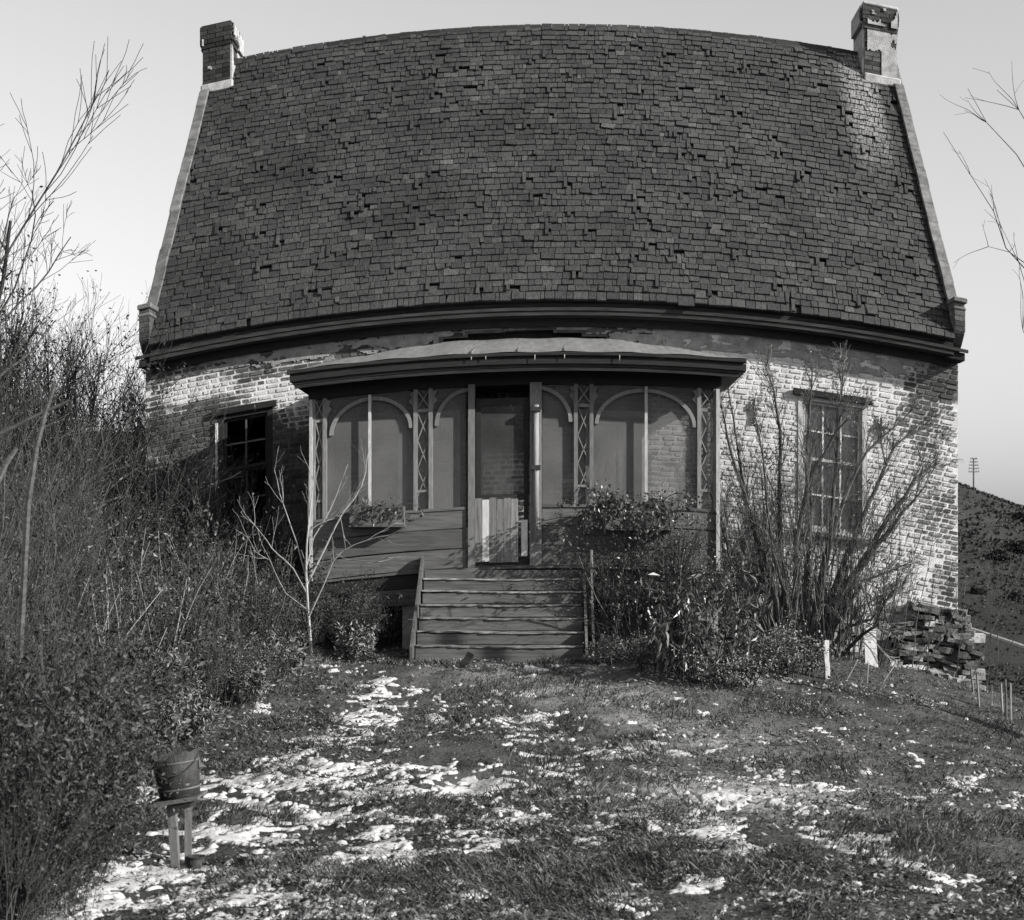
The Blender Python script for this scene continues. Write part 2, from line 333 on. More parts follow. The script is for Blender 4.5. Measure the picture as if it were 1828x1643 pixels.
def wash_shade(x, z):
    x = np.asarray(x, float); z = np.asarray(z, float)
    bp = lambda cx, cz, sx, sz: np.exp(-((x - cx) / sx) ** 2 - ((z - cz) / sz) ** 2)
    r = .92 - .40 * sstep(4.35, 5.2, x) * (1 - .6 * sstep(2.0, 1.0, z)) - .12 * sstep(2.2, 3.2, -z + 4) + .25 * bp(2.7, 3.7, .5, .4) + .2 * bp(4.3, 3.5, .4, .3) + .25 * bp(4.7, 1.5, .5, .4)
    l = .30 + .6 * bp(-4.75, 3.85, .5, .2) + .65 * bp(-3.6, 3.62, .6, .2) + .3 * bp(-3.2, 3.3, .3, .4) - .42 * sstep(-3.9, -3.65, x) * sstep(3.2, 2.9, z) - .25 * bp(-4.6, 3.55, .5, .12)  # lowered right of the left window to paint in the porch's shadow
    c = .02 + .75 * sstep(1.1, 1.5, x) + .42 * np.exp(-((x + .6) / .4) ** 2)  # kept low behind the porch, which paints the shade there darker
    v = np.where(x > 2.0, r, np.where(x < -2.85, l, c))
    return np.clip(v + .85 * (fbm(x * 1.5, z * 1.8, 31, 5) - .5), 0, 1)

W0, W1 = .55, 4.30
bks = lambda a, b, st, ex: sorted(set([round(v, 4) for v in np.linspace(a, b, int((b - a) / st) + 1)] + [round(e, 4) for e in ex]))
xb = bks(-HW, HW, .14, [h[i] for h in HOLES for i in (0, 1)]); zb = bks(W0, W1, .14, [h[i] for h in HOLES for i in (2, 3)])
mb = MB()
for i in range(len(xb) - 1):
    for j in range(len(zb) - 1):
        cx, cz = (xb[i] + xb[i + 1]) / 2, (zb[j] + zb[j + 1]) / 2
        if not in_hole(cx, cz): mb.box(xb[i], xb[i + 1], 0, .34, zb[j], zb[j + 1], a=float(wash_shade(cx, cz)))
wall = mb.build('wall', M['mortar'], house, camber=True, attr='wash_shade')
mb = MB()   # the sides, back and floor that close the house
mb.box(-HW + .125, HW - .125, 2 * RB - .3, 2 * RB - .01, .3, EZ + .3, 24); mb.box(-HW + .02, HW - .02, .36, 2 * RB - .02, .62, .7, 24)
mb.box(-HW + .02, HW - .02, .36, 2 * RB - .3, EZ - .35, EZ - .3, 24)
mb.build('rear_wall', M['chbrick'], house, camber=True)
# a recess left where the courses above the porch roof have fallen out
MB().box(GAP[0] - .05, GAP[1] + .05, .16, .2, GAP[2] - .05, GAP[3] + .05, 10).build('recess_back', M['soil'], house, camber=True)

PITX, PITZ = .196, .069
bricks = []
rows = int((W1 - .78) / PITZ)
for r in range(rows):
    z = .80 + r * PITZ; x = -HW + (PITX / 2 if r % 2 else 0) * 1 - .02
    while x < HW:
        L = PITX if (hash2(np.array([int(x * 50)]), np.array([r]), 3)[0] > .62) else PITX * .54
        x0, x1 = max(x, -HW - .004), min(x + L - .019, HW + .004); x += L
        if x1 - x0 < .05: continue
        segs = [(x0, x1)]
        for h in HOLES:
            if h[2] - .04 < z + .032 < h[3] + .04:
                ns = []
                for a, b in segs:
                    if b < h[0] or a > h[1]: ns.append((a, b))
                    else:
                        if a < h[0] - .04: ns.append((a, h[0] - .005))
                        if b > h[1] + .04: ns.append((h[1] + .005, b))
                segs = ns
        for a, b in segs: bricks.append((a, b, z, r))
def cracked(b):                    # the settlement crack that steps down to the slumped corner
    x = (b[0] + b[1]) / 2; return 4.4 < x < 5.15 and abs(b[2] - (.86 + (x - 4.45) * 1.0)) < .05
bricks = [b for b in bricks if RNG.random() > .012 and not cracked(b)]
def showy(b):
    cx, z = (b[0] + b[1]) / 2, b[2]
    if cx > 4.28 and z > 1.45: return 0
    if -3.68 < cx < -2.95 and z > 2.4: return 1
    if cx < -4.5 and z > 2.9: return 2
    if 2.1 < cx < 3.2 and z > 3: return 3
    return 9
order = sorted(range(len(bricks)), key=lambda i: (showy(bricks[i]), i)); single = set(order[:300])
V = []; A = []; ub = bpy.data.meshes.new('brick')
q = .5; bv = np.array([(x, y, z) for x in (-q, q) for y in (-q, q) for z in (-q, q)])
bv2 = bv.copy(); bv2[bv[:, 1] < 0] *= np.array([.965, 1, .90])
ub.from_pydata(bv2.tolist(), [], BOXF.tolist()); ub.materials.append(M['brick1'])
L0 = np.array(LOC[house.name])
for i, (a, b, z, r) in enumerate(bricks):
    cx = (a + b) / 2; zc = z + .03
    wv = float(np.clip((wash_shade(cx, zc) - .30) * 1.3 + RNG.normal(0, .07), 0, 1)); pr = .009 + RNG.uniform(-.005, .008)
    lime = float(wash_shade(cx, zc)); hgt = (.052 + RNG.uniform(-.005, .004)) * (1 - .38 * lime * RNG.random()); sq = 1 - .22 * lime * RNG.random(); slope = -2 * KC * (cx - XC); cz = zc - KC * (cx - XC) ** 2
    c, s = math.cos(math.atan(slope) + RNG.normal(0, .008)), math.sin(math.atan(slope))
    if i in single:
        o = bpy.data.objects.new('brick', ub); COL.objects.link(o); o.parent = wall
        o.location = (cx - L0[0], (-pr + .03) / 2 - L0[1], cz - L0[2]); o.rotation_euler = (0, -math.atan(slope), 0)
        o.scale = ((b - a) * sq, .03 + pr, hgt); o.color = (wv, float(RNG.random()), 0, 1)
    else:
        v = bv2 * np.array([(b - a) * sq, .03 + pr, hgt])
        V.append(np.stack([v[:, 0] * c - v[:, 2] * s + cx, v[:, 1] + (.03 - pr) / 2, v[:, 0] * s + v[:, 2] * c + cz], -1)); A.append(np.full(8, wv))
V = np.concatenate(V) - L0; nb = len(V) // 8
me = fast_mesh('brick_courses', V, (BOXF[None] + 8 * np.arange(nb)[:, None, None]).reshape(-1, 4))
at = me.attributes.new('wash_shade', 'FLOAT', 'POINT'); at.data.foreach_set('value', np.concatenate(A).astype(np.float32))
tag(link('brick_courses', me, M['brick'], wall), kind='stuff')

# lime plaster left under the eaves, peeled to a ragged lower edge
c = .018; xs = np.arange(-HW, HW, c); zs = np.arange(3.3, W1 + .02, c); X2, Z2 = np.meshgrid(xs, zs)
edge = 3.93 + .16 * (fbm(X2[0] * .9, X2[0] * 0 + 3, 40) - .5) * 2 - .14 * np.exp(-((X2[0] - 4.3) / .35) ** 2) + .25 * np.exp(-((X2[0] + 4.9) / .5) ** 2) + .3 * sstep(4.9, 5.2, X2[0])
keep = (Z2 - edge[None] + .34 * (fbm(X2 * 2.2, Z2 * 3, 44, 6) - .5) > 0) & (fbm(X2 * 5.5, Z2 * 14, 51, 5) < .605)
for h in HOLES: keep &= ~((X2 > h[0] - .06) & (X2 < h[1] + .04) & (Z2 > h[2] - .06) & (Z2 < h[3] + .02))
iz, ixx = np.nonzero(keep); V = []; th = -.024 - .006 * fbm(X2 * 3, Z2 * 3, 60)
def corner(i, j):
    x = -HW + j * c; z = 3.3 + i * c; return x, z
vid = {}; VV = []; FF = []
def vv(i, j, f):
    k = (i, j, f)
    if k not in vid:
        x, z = corner(i, j); vid[k] = len(VV); VV.append((x, (-.02 - .006 * float(vnoise(x * 3, z * 3, 9))) if f else .004, z - KC * (x - XC) ** 2))
    return vid[k]
for i, j in zip(iz.tolist(), ixx.tolist()):
    FF.append((vv(i, j, 1), vv(i, j + 1, 1), vv(i + 1, j + 1, 1), vv(i + 1, j, 1)))
    for (di, dj, e0, e1) in ((-1, 0, (0, 0), (0, 1)), (1, 0, (1, 1), (1, 0)), (0, -1, (1, 0), (0, 0)), (0, 1, (0, 1), (1, 1))):
        ii, jj = i + di, j + dj
        if not (0 <= ii < keep.shape[0] and 0 <= jj < keep.shape[1]) or not keep[ii, jj]:
            FF.append((vv(i + e0[0], j + e0[1], 1), vv(i + e0[0], j + e0[1], 0), vv(i + e1[0], j + e1[1], 0), vv(i + e1[0], j + e1[1], 1)))
tag(link('plaster_band', fast_mesh('plaster_band', np.array(VV) - L0, FF), M['plaster'], wall), label='ragged grey lime plaster band under the eaves')

# gable walls with raking parapets
def gable(s, name):
    x0, x1 = sorted((s * (HW - .13), s * (HW + .003)))
    p = lambda Y: EZ + SL * (Y - EY) + .10
    prof = [(.345, .3), (2 * RB, .3), (2 * RB, p(0)), (RB, p(RB)), (.02, p(.02)), (-.33, p(.02) - .04), (-.33, 4.62), (-.2, 4.50), (.0, 4.36), (.345, 4.36)]
    m = MB(); n = len(prof); V = [(x, y, z) for x in (x0, x1) for y, z in prof]
    m.add(V, [[i, (i + 1) % n, n + (i + 1) % n, n + i] for i in range(n)] + [list(range(n))[::-1], [n + i for i in range(n)]])
    g = m.build('gable_wall', M['chbrick'] if s < 0 else M['mortar'], house, camber=True)
    if s > 0:
        at = g.data.attributes.new('wash_shade', 'FLOAT', 'POINT'); at.data.foreach_set('value', [.35] * len(g.data.vertices))
    # coping stones, one by one up the rake
    ts = np.linspace(0, 1, 13)
    for k in range(12):
        y0, y1 = .0 + ts[k] * (RB - .55), .0 + (ts[k + 1] - .002) * (RB - .55); m = MB(); j = RNG.uniform(-.006, .006); dx = RNG.uniform(-.008, .008)
        V = [(x, y, p(y) + dz + j) for x in (x0 - .004 + dx, x1 + .008 + dx) for y in (y0, y1) for dz in (.004, .06)]
        m.add(V, BOXF.tolist()).build('coping_stone', M['coping'], g, camber=True, bevel=.008)
    m = MB().box(x0 - .015, x1 + .03, -.37, .06, p(.02) - .035, p(.02) + .03); m.box(x0 - .01, x1 + .02, -.345, .04, p(.02) - .13, p(.02) - .09)
    m.build('kneeler', M['coping'], g, camber=True, bevel=.01)
    # brick courses on the narrow front of the corbelled gable end
    zz = 4.64
    while zz < p(.02) - .14:
        MB().box(x0 + .004, x1 + .006, -.342, -.3, zz, zz + .062).build('brick', M['chbrick'], g, camber=True); zz += PITZ
    return g
gable(-1, 'l'); gable(1, 'r')

# roof: deck, ridge boards, shingles
tv = np.array([0, RB - EY, RZ - EZ]); SLEN = np.linalg.norm(tv); tv /= SLEN; nv = np.array([0, -tv[2], tv[1]])
m = MB(); HX = HW - .135
xs = np.linspace(-HX, HX, 41); V = []
for x in xs:
    for (v, d) in ((0.03, -.10), (0.03, -.012), (SLEN, -.012), (SLEN, -.10)):
        pnt = np.array([x, EY, EZ]) + tv * v + nv * d; V.append(pnt)
Fq = [[4 * i + k, 4 * i + (k + 1) % 4, 4 * i + 4 + (k + 1) % 4, 4 * i + 4 + k] for i in range(40) for k in range(4)] + [[0, 3, 2, 1], [160, 161, 162, 163]]
m.add(np.array(V), Fq)
V = []
for x in xs:
    for (y, z) in ((RB + .005, RZ - .06), (2 * RB + .35, EZ - .06), (2 * RB + .35, EZ + .04), (RB + .005, RZ + .02)): V.append((x, y, z))
m.add(np.array(V), Fq)
roof = m.build('roof', M['deck'], house, camber=True); roof['label'] = 'steep bowed roof of ragged dark wood shingles'
for a in np.linspace(-HX, HX, 7)[:-1]:
    L_ = 2 * HX / 6
    mm = MB(); dz = RNG.uniform(-.012, .012)
    V = np.array([(x, y, z + dz) for x in np.linspace(a + .003, a + L_ - .003, 7) for (y, z) in ((RB - .11, RZ - .13), (RB - .125, RZ - .11), (RB, RZ + .055), (RB + .12, RZ - .11), (RB, RZ + .0))])
    F5 = [[5 * i + k, 5 * i + (k + 1) % 5, 5 * i + 5 + (k + 1) % 5, 5 * i + 5 + k] for i in range(6) for k in range(5)] + [[4, 3, 2, 1, 0], [30, 31, 32, 33, 34]]
    mm.add(V, F5).build('ridge_board', M['dark_wood'], roof, camber=True)
NC = 50; EXPO = SLEN / NC
sh = []
for r in range(NC):
    x = -HX + .004 - RNG.uniform(0, .1); wav = .006 * math.sin(r * 1.7)
    while x < HX - .03:
        wd = float(RNG.choice([.06, .08, .10, .12, .14, .17, .20])) * RNG.uniform(.9, 1.1); x0, x1 = max(x, -HX + .004), min(x + wd - .008, HX - .004); x += wd
        if x1 - x0 < .03: continue
        u = RNG.random(); dv = RNG.normal(0, .005) + wav + .012 * (float(vnoise(x * 1.1, r * .7, 71)) - .5); rot = RNG.normal(0, .012); lift = abs(RNG.normal(.006, .005)); hh = .22; thk = RNG.uniform(.018, .030)
        if u < .004: continue
        if u < .03: dv -= RNG.uniform(.02, .05)                 # slipped
        elif u < .05: dv += RNG.uniform(.012, .03)              # broken short
        elif u < .065: rot += RNG.choice([-1, 1]) * RNG.uniform(.06, .2); lift += .014   # cocked
        elif u < .095 and r < NC - 4: hh = .33; dv -= RNG.uniform(0, .03); x1 = min(x1, x0 + .045); lift += .022   # split sliver standing proud
        sh.append(((x0 + x1) / 2, x1 - x0, r * EXPO + dv - (.03 if r == 0 else 0), rot, lift, thk, hh, r))
us = bpy.data.meshes.new('shingle')
# unit shingle in its own frame: x across, y up the slope 0..1, z off the deck; thin head, thick butt
uv = np.array([(-.5, 0, 0), (-.5, 0, 1), (-.5, 1, 0), (-.5, 1, .3), (.5, 0, 0), (.5, 0, 1), (.5, 1, 0), (.5, 1, .3)])
us.from_pydata(uv.tolist(), [], BOXF.tolist()); us.materials.append(M['shingle'])
V = []
nsing = 0
for (cx, wd, v, rot, lift, thk, hh, r) in sh:
    slope = -2 * KC * (cx - XC); p0 = np.array([cx, EY, EZ - KC * (cx - XC) ** 2]) + tv * v + nv * .002
    ex = np.array([1, 0, slope]); ex /= np.linalg.norm(ex)
    head = tv * hh - nv * .0 ; tilt = math.atan2(lift + .008, hh)
    ey = tv * math.cos(tilt) - nv * math.sin(tilt) * .6; ey -= ex * ex.dot(ey); ey /= np.linalg.norm(ey); ez = np.cross(ex, ey)
    p0 = p0 + nv * (lift + .012)
    e1 = ex * math.cos(rot) + ey * math.sin(rot); e2 = -ex * math.sin(rot) + ey * math.cos(rot)
    if r < 5 and nsing < 300 and hh < .3:
        o = bpy.data.objects.new('shingle', us); COL.objects.link(o); o.parent = roof; nsing += 1
        Mx = Matrix(((e1[0] * wd, e2[0] * hh, ez[0] * thk, p0[0] - L0[0]), (e1[1] * wd, e2[1] * hh, ez[1] * thk, p0[1] - L0[1]), (e1[2] * wd, e2[2] * hh, ez[2] * thk, p0[2] - L0[2]), (0, 0, 0, 1)))
        o.matrix_local = Mx
    else:
        jit = uv.copy(); jit[0:2, 1] += RNG.normal(0, .03); jit[4:6, 1] += RNG.normal(0, .03); jit[[1, 5], 2] *= RNG.uniform(.8, 1.25, 2)
        V.append(p0 + jit[:, :1] * wd * e1 + jit[:, 1:2] * hh * e2 + jit[:, 2:] * thk * ez)
V = np.concatenate(V) - L0; nb = len(V) // 8
tag(link('shingle_courses', fast_mesh('shingle_courses', V, (BOXF[None] + 8 * np.arange(nb)[:, None, None]).reshape(-1, 4)), M['shingle'], roof), kind='stuff')

# eaves cornice
cor = MB().box(-HX, HX, -.30, -.275, 4.30, 4.475, 40).build('cornice', M['cornice'], house, camber=True)
MB().box(-HX, HX, -.275, -.002, 4.305, 4.34, 40).build('soffit_board', M['dark_wood'], cor, camber=True)
MB().box(-HW - .05, HW + .05, -.345, -.302, 4.375, 4.415, 40).build('crown_moulding', M['cornice'], cor, camber=True)
MB().box(-HW + .135, HW - .135, -.325, -.303, 4.315, 4.37, 40).build('moulding', M['cornice'], cor, camber=True)
MB().box(-HX, HX, -.09, -.03, 4.20, 4.303, 40).build('bed_moulding', M['dark_wood'], cor, camber=True)
for s in (-1, 1): MB().box(s * (HW - .1) - .11, s * (HW - .1) + .115, -.30, -.004, 4.27, 4.37).build('cornice_return', M['cornice'], cor, camber=True)

# chimneys
def chimney(xa, xb_, ya, yb, ztop, front_stucco):
    CB = M['chbrick'] if front_stucco else M['soot']
    zb_ = 8.2
    ch = MB().box(xa, xb_, ya, yb, zb_ - .6, ztop - .02).build('chimney', CB, house, camber=True)
    ch['label'] = 'brick end chimney with patches of pale stucco' if front_stucco else 'dark sooty brick end chimney with pale edge'
    z = zb_ - .1; r = 0
    while z < ztop - .08:
        out = .035 if z > ztop - .34 else (.02 if z > ztop - .42 else 0)
        n = 2; wd = (xb_ - xa + 2 * out) / n; sh_ = (wd / 2 if r % 2 else 0)
        for k in range(n + 1):
            a = xa - out + k * wd - sh_; b = a + wd - .012; a = max(a, xa - out); b = min(b, xb_ + out)
            if b - a > .05: MB().box(a, b, ya - .012 - out - RNG.uniform(0, .01), ya + .05, z, z + .062).build('brick', CB, ch, camber=True)
        for k in range(4):
            wd2 = (yb - ya + out) / 4; a = ya - out + .055 + k * wd2
            for (xx0, xx1) in ((xa - .01 - out - RNG.uniform(0, .008), xa + .03), (xb_ - .03, xb_ + .01 + out + RNG.uniform(0, .008))):
                MB().box(xx0, xx1, a, min(a + wd2 - .012, yb), z, z + .062).build('brick', CB, ch, camber=True)
        z += PITZ; r += 1
    MB().box(xa - .03, xb_ + .03, ya - .045, yb + .03, ztop - .06, ztop).build('cap', M['stucco'] if front_stucco else CB, ch, camber=True, bevel=.02)
    # stucco, what is left of it, in ragged sheets
    def sheet(axis_, lo, hi, fixed, seed, thr, zlo, zhi, sgn):
        cc = .02; us_ = np.arange(lo, hi, cc); zs_ = np.arange(zlo, zhi, cc); U, Z = np.meshgrid(us_, zs_)
        f = fbm(U * 4, Z * 2.5, seed, 5); V = []; Fc = []
        for i, j in zip(*np.nonzero(f > thr)):
            u, zz = us_[j], zs_[i]; n0 = len(V); corb = .037 if zz > ztop - .36 else 0
            for (du, dz) in ((0, 0), (cc, 0), (cc, cc), (0, cc)):
                for dep in (0, 1):
                    t_ = fixed + sgn * (corb + (.03 if dep else -.01))
                    V.append((u + du, t_, zz + dz) if axis_ == 'x' else (t_, u + du, zz + dz))
            Fc += [[n0 + 1, n0 + 3, n0 + 5, n0 + 7], [n0, n0 + 1, n0 + 7, n0 + 6], [n0 + 2, n0 + 4, n0 + 5, n0 + 3], [n0, n0 + 2, n0 + 3, n0 + 1], [n0 + 6, n0 + 7, n0 + 5, n0 + 4]]
        if V:
            mm = MB(); mm.V = [np.array(V, float)]; mm.F = Fc; mm.n = len(V); tag(mm.build('stucco_patch', M['stucco'], ch, camber=True), kind='stuff')
    if front_stucco:
        sheet('x', xa + .04, xb_ + .01, ya, 5, .44, zb_ + .2, ztop - .08, -1); sheet('y', ya, yb, xa, 8, .40, zb_ + .2, ztop - .08, -1)
    else:
        sheet('x', xa, xb_, ya, 93, .70, zb_ + .2, ztop - .1, -1); sheet('y', ya + .02, yb, xb_, 12, .40, zb_ + .3, ztop - .08, 1)
    # sheet of lime flashing at the foot
    MB().box(xa - .02, xb_ + .06, ya - .09, ya - .014, 9.45 - SL * (RB - ya) - .13, 9.45 - SL * (RB - ya) + .08).build('flashing', M['stucco'], ch, camber=True, bevel=.02)
chimney(-5.40, -4.98, 3.4, 4.12, 9.98, False)
chimney(4.84, 5.33, 3.4, 4.12, 10.17, True)

# windows of the front
def window(wdef, curtain, nm=(2, 2), sash_mat='dark_wood', depth=.05, label=None, white=False):
    x0, x1, z0, z1 = wdef; fw = .065
    fm = M[sash_mat]
    wi = MB(); wi.box(x0, x0 + fw, -.02, .12, z0, z1); wi.box(x1 - fw, x1, -.02, .12, z0, z1); wi.box(x0 + fw, x1 - fw, -.018, .12, z1 - fw, z1, 3); wi.box(x0 + fw, x1 - fw, -.018, .12, z0, z0 + .05, 3)
    wo_ = wi.build('window', fm, house, camber=True)
    if label: wo_['label'] = label
    MB().box(x0 - .07, x1 + .06, -.075, -.02, z1 - .012, z1 + .075, 4).build('lintel', M['cornice'], wo_, camber=True, bevel=.006)
    MB().box(x0 - .06, x1 + .06, -.10, .0, z0 - .06, z0 - .004, 4).build('sill', M['wood'], wo_, camber=True, bevel=.006)
    if white: MB().box(x0 - .035, x0 - .003, -.045, -.014, z0 + .5, z1 - .1).build('lit_jamb_strip', M['paint'], wo_, camber=True)  # pale strip stands in for sunlight on the left jamb
    zm = (z0 + z1) / 2 + .05
    for (a, b, dy) in ((z0 + .05, zm, .075), (zm, z1 - fw, .04)):
        s = MB(); sw = .04; xa, xe = x0 + fw, x1 - fw
        s.box(xa, xa + sw, dy, dy + .03, a, b); s.box(xe - sw, xe, dy, dy + .03, a, b); s.box(xa + sw, xe - sw, dy, dy + .03, a, a + sw); s.box(xa + sw, xe - sw, dy, dy + .03, b - sw, b)
        so = s.build('sash', fm, wo_, camber=True)
        cols, rws = nm; pw = (xe - xa - 2 * sw) / cols; ph = (b - a - 2 * sw) / rws
        for i in range(1, cols): MB().box(xa + sw + i * pw - .011, xa + sw + i * pw + .011, dy + .004, dy + .026, a + sw, b - sw).build('muntin', M['wood' if white else 'paint'], wo_, camber=True)
        for j in range(1, rws): MB().box(xa + sw, xe - sw, dy + .006, dy + .024, a + sw + j * ph - .011, a + sw + j * ph + .011).build('muntin', M['wood' if white else 'paint'], wo_, camber=True)
        for i in range(cols):
            for j in range(rws):
                MB().box(xa + sw + i * pw + .006, xa + sw + (i + 1) * pw - .006, dy + .013, dy + .017, a + sw + j * ph + .006, a + sw + (j + 1) * ph - .006).build('pane', M['glass'], wo_, camber=True)
    if curtain:
        xs_ = np.linspace(x0 + .03, x1 - .03, 40); m_ = MB(); yc = .13
        V = [(x, yc + .012 * math.sin(k * 1.1) + .006 * math.sin(k * 2.7), z) for k, x in enumerate(xs_) for z in (z0 + .02, z1 - .02)]
        m_.add(V, [[2 * k, 2 * k + 2, 2 * k + 3, 2 * k + 1] for k in range(39)]).build('curtain', M['curtain'], wo_, camber=True, smooth=True)
    return wo_
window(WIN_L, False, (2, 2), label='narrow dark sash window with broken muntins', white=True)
window(WIN_R, True, (3, 2), sash_mat='dull_paint', label='wide sash window with drawn grey curtain')
window(WIN_I, True, (2, 2), sash_mat='paint', label='white framed window on the wall inside the porch')
x0, x1, z0, z1 = DOOR_I
dr = MB().box(x0, x1, .10, .14, z0, z1, 4).build('door', M['porch_paint'], house, camber=True); dr['label'] = 'panelled front door behind the porch screens'
for (a, b, c_, d_) in ((x0, x0 + .08, z0, z1), (x1 - .08, x1, z0, z1), (x0 + .08, x1 - .08, z1 - .08, z1)): MB().box(a, b, -.03, .098, c_, d_).build('frame', M['paint'], dr, camber=True)
for i in range(2):
    for (c_, d_) in ((z0 + .2, z0 + .8), (z0 + .95, z1 - .2)): MB().box(x0 + .13 + i * .3, x0 + .4 + i * .3, .08, .0995, c_, d_).build('panel', M['porch_paint'], dr, camber=True, bevel=.012)
MB().tube([(x1 - .14, .085, 2.0), (x1 - .14, .03, 2.0)], [.012, .028]).build('handle', M['iron'], dr, camber=True)

# iron wall anchors and hooks
for (xp, yp) in ((1572, 768), (1345, 735)):
    X_, Z_ = PX(xp, yp, 0); m = MB(); m.bar((X_, -.03, Z_ - .16), (X_, -.03, Z_ + .16), .025, .02); m.bar((X_ - .09, -.03, Z_ + .03), (X_ + .09, -.03, Z_ + .03), .02, .025)
    m.bar((X_ - .05, -.032, Z_ + .10), (X_ + .05, -.032, Z_ - .04), .015, .02); m.build('wall_anchor', M['iron'], house)
for xp, yp in ((1183, 580), (684, 590)):
    X_, Z_ = PX(xp, yp, -.1); MB().bar((X_, -.06, Z_ + .09), (X_, -.06, Z_ - .06), .03, .03).build('iron_hook', M['iron'], house)

# rubble foundation
fnd = MB()
for a, b in ((-HW + .03, HW - .03),): fnd.box(a, b, .06, .38, -1.2, .84, 30)
fnd.box(-HW, -HW + .34, .345, 2 * RB, -1.6, .5); fnd.box(HW - .34, HW, .345, 2 * RB, -2.6, .5)
fo = fnd.build('foundation', M['soil'], house, camber=False); 
fo['label'] = 'crumbling rubble stone foundation'
def stone_mesh(seed):
    rg = np.random.default_rng(seed); vs_ = []
    t = np.array([(x, y, z) for x in (-.5, 0, .5) for y in (-.5, .5) for z in (-.5, .5)])
    t = t + rg.normal(0, .055, t.shape); t[t[:, 1] < 0] *= np.array([.9, 1, .86])
    me_ = bpy.data.meshes.new('stone'); Fs = []
    for i in range(2):
        b = 4 * i; Fs += [[b, b + 4, b + 5, b + 1], [b + 2, b + 3, b + 7, b + 6], [b, b + 2, b + 6, b + 4], [b + 1, b + 5, b + 7, b + 3]]
    Fs += [[0, 1, 3, 2], [8, 10, 11, 9]]
    me_.from_pydata(t.tolist(), [], Fs); me_.materials.append(M['stone']); return me_
SM = [stone_mesh(k) for k in range(8)]
def put_stone(x, y, z, sx, sy, sz, rot, parent, j=0):
    o = bpy.data.objects.new('stone', SM[int(RNG.integers(8))]); COL.objects.link(o); o.parent = parent; l = LOC[parent.name]
    o.location = (x - l[0], y - l[1], z - l[2]); o.scale = (sx, sy, sz); o.rotation_euler = rot
z = -.95
while z < .98:
    hc = RNG.uniform(.085, .17); x = -HW - .02
    while x < HW:
        L_ = RNG.uniform(.18, .55); cx = x + L_ / 2; x += L_ - .01
        cam_z = KC * (cx - XC) ** 2 * .9
        zz = z + hc / 2 - cam_z * sstep(-.8, .8, z)
        if zz < H(cx, -.1) - .15 or zz > .82 - cam_z + .06: continue
        put_stone(cx, .02 + RNG.uniform(-.03, .05), zz, L_ * .97, .26, hc * .94, (RNG.normal(0, .05), RNG.normal(0, .05) + .06 * (cx > 3.5), RNG.normal(0, .05)), fo)
    z += hc
# the slumped corner, stones pushed out of the wall
SMD = []
for q_ in SM:
    c_ = q_.copy(); c_.materials.clear(); c_.materials.append(M['dark_stone']); SMD.append(c_)
for r_ in range(21):                # thin slabs, course by course, each course further out than the one above
    v = r_ / 20; zc_ = -.76 + 1.28 * v; xa_, xb2 = 4.36 + .42 * v + RNG.uniform(-.1, .1), 5.58 - .16 * v; x_ = xa_
    while x_ < xb2:
        L_ = RNG.uniform(.07, .30); SMx = SMD if RNG.random() < .9 else SM
        o = bpy.data.objects.new('stone', SMx[int(RNG.integers(8))]); COL.objects.link(o); o.parent = fo; l = LOC[fo.name]
        o.location = (x_ + L_ / 2 - l[0], -.02 - .22 * (1 - v) - RNG.uniform(0, .13) - l[1], zc_ - .16 * (x_ - 4.6) + RNG.normal(0, .012) - l[2]); o.scale = (L_ * .99, RNG.uniform(.16, .3), RNG.uniform(.045, .10)); o.rotation_euler = (RNG.normal(0, .1), .14 + RNG.normal(0, .09), RNG.normal(0, .2))
        x_ += L_ * .95
for k in range(14):                 # loose ones at the foot
    X_ = RNG.uniform(4.3, 5.7); Y_ = RNG.uniform(-.75, -.4); put_stone(X_, Y_, float(H(X_, Y_)) + .02, RNG.uniform(.12, .3), RNG.uniform(.1, .2), RNG.uniform(.05, .09), (RNG.normal(0, .2), RNG.normal(0, .2), RNG.uniform(0, 3)), fo)

# ------------------------------------------------------------------ screened porch
PYF = -1.9
porch = thing('screened_porch', 'screened wooden porch with arched bays and low hipped tin roof on house front', 'porch', (-.45, PYF, 0))
def PXp(x): return (x - PX0) * (PYF + 21) / FPX
pl, pr_ = PXp(553), PXp(1285); FZ, RAIL, HEAD = 1.04, 1.77, 3.24
def pb(name, mat, *b, parent=None, nx=6, bevel=0.0): return MB().box(*b, nx).build(name, M[mat], parent or porch, camber=True, bevel=bevel)
# floor boards
fl = pb('floor', 'dark_wood', pl, pr_, PYF - .02, -.03, FZ - .16, FZ - .03, nx=10)
n = 14
for k in range(n):
    a = PYF - .06 + k * (1.86 / n); pb('floorboard', 'wood', pl - .02, pr_ + .02, a, a + 1.86 / n - .006, FZ - .028, FZ, parent=fl, nx=10)
pb('sill_beam', 'dark_wood', pl - .02, pr_ + .02, PYF - .03, PYF + .1, FZ - .20, FZ - .032, nx=10)
for x_ in (pl + .1, PXp(730), PXp(1100), pr_ - .1): MB().box(x_ - .08, x_ + .08, PYF, PYF + .16, -.7, FZ - .2 - .0203 * (x_ - XC) ** 2).build('pier', M['stone'], porch)
# lower side of the porch next the steps: loose skirt boards
for (a, b, zz) in ((PXp(628), PXp(748), FZ - .40), (PXp(1062), PXp(1270), FZ - .40), (PXp(1062), PXp(1270), FZ - .85)): pb('skirt_board', 'wood', a, b, PYF - .045, PYF - .02, zz, zz + .19)
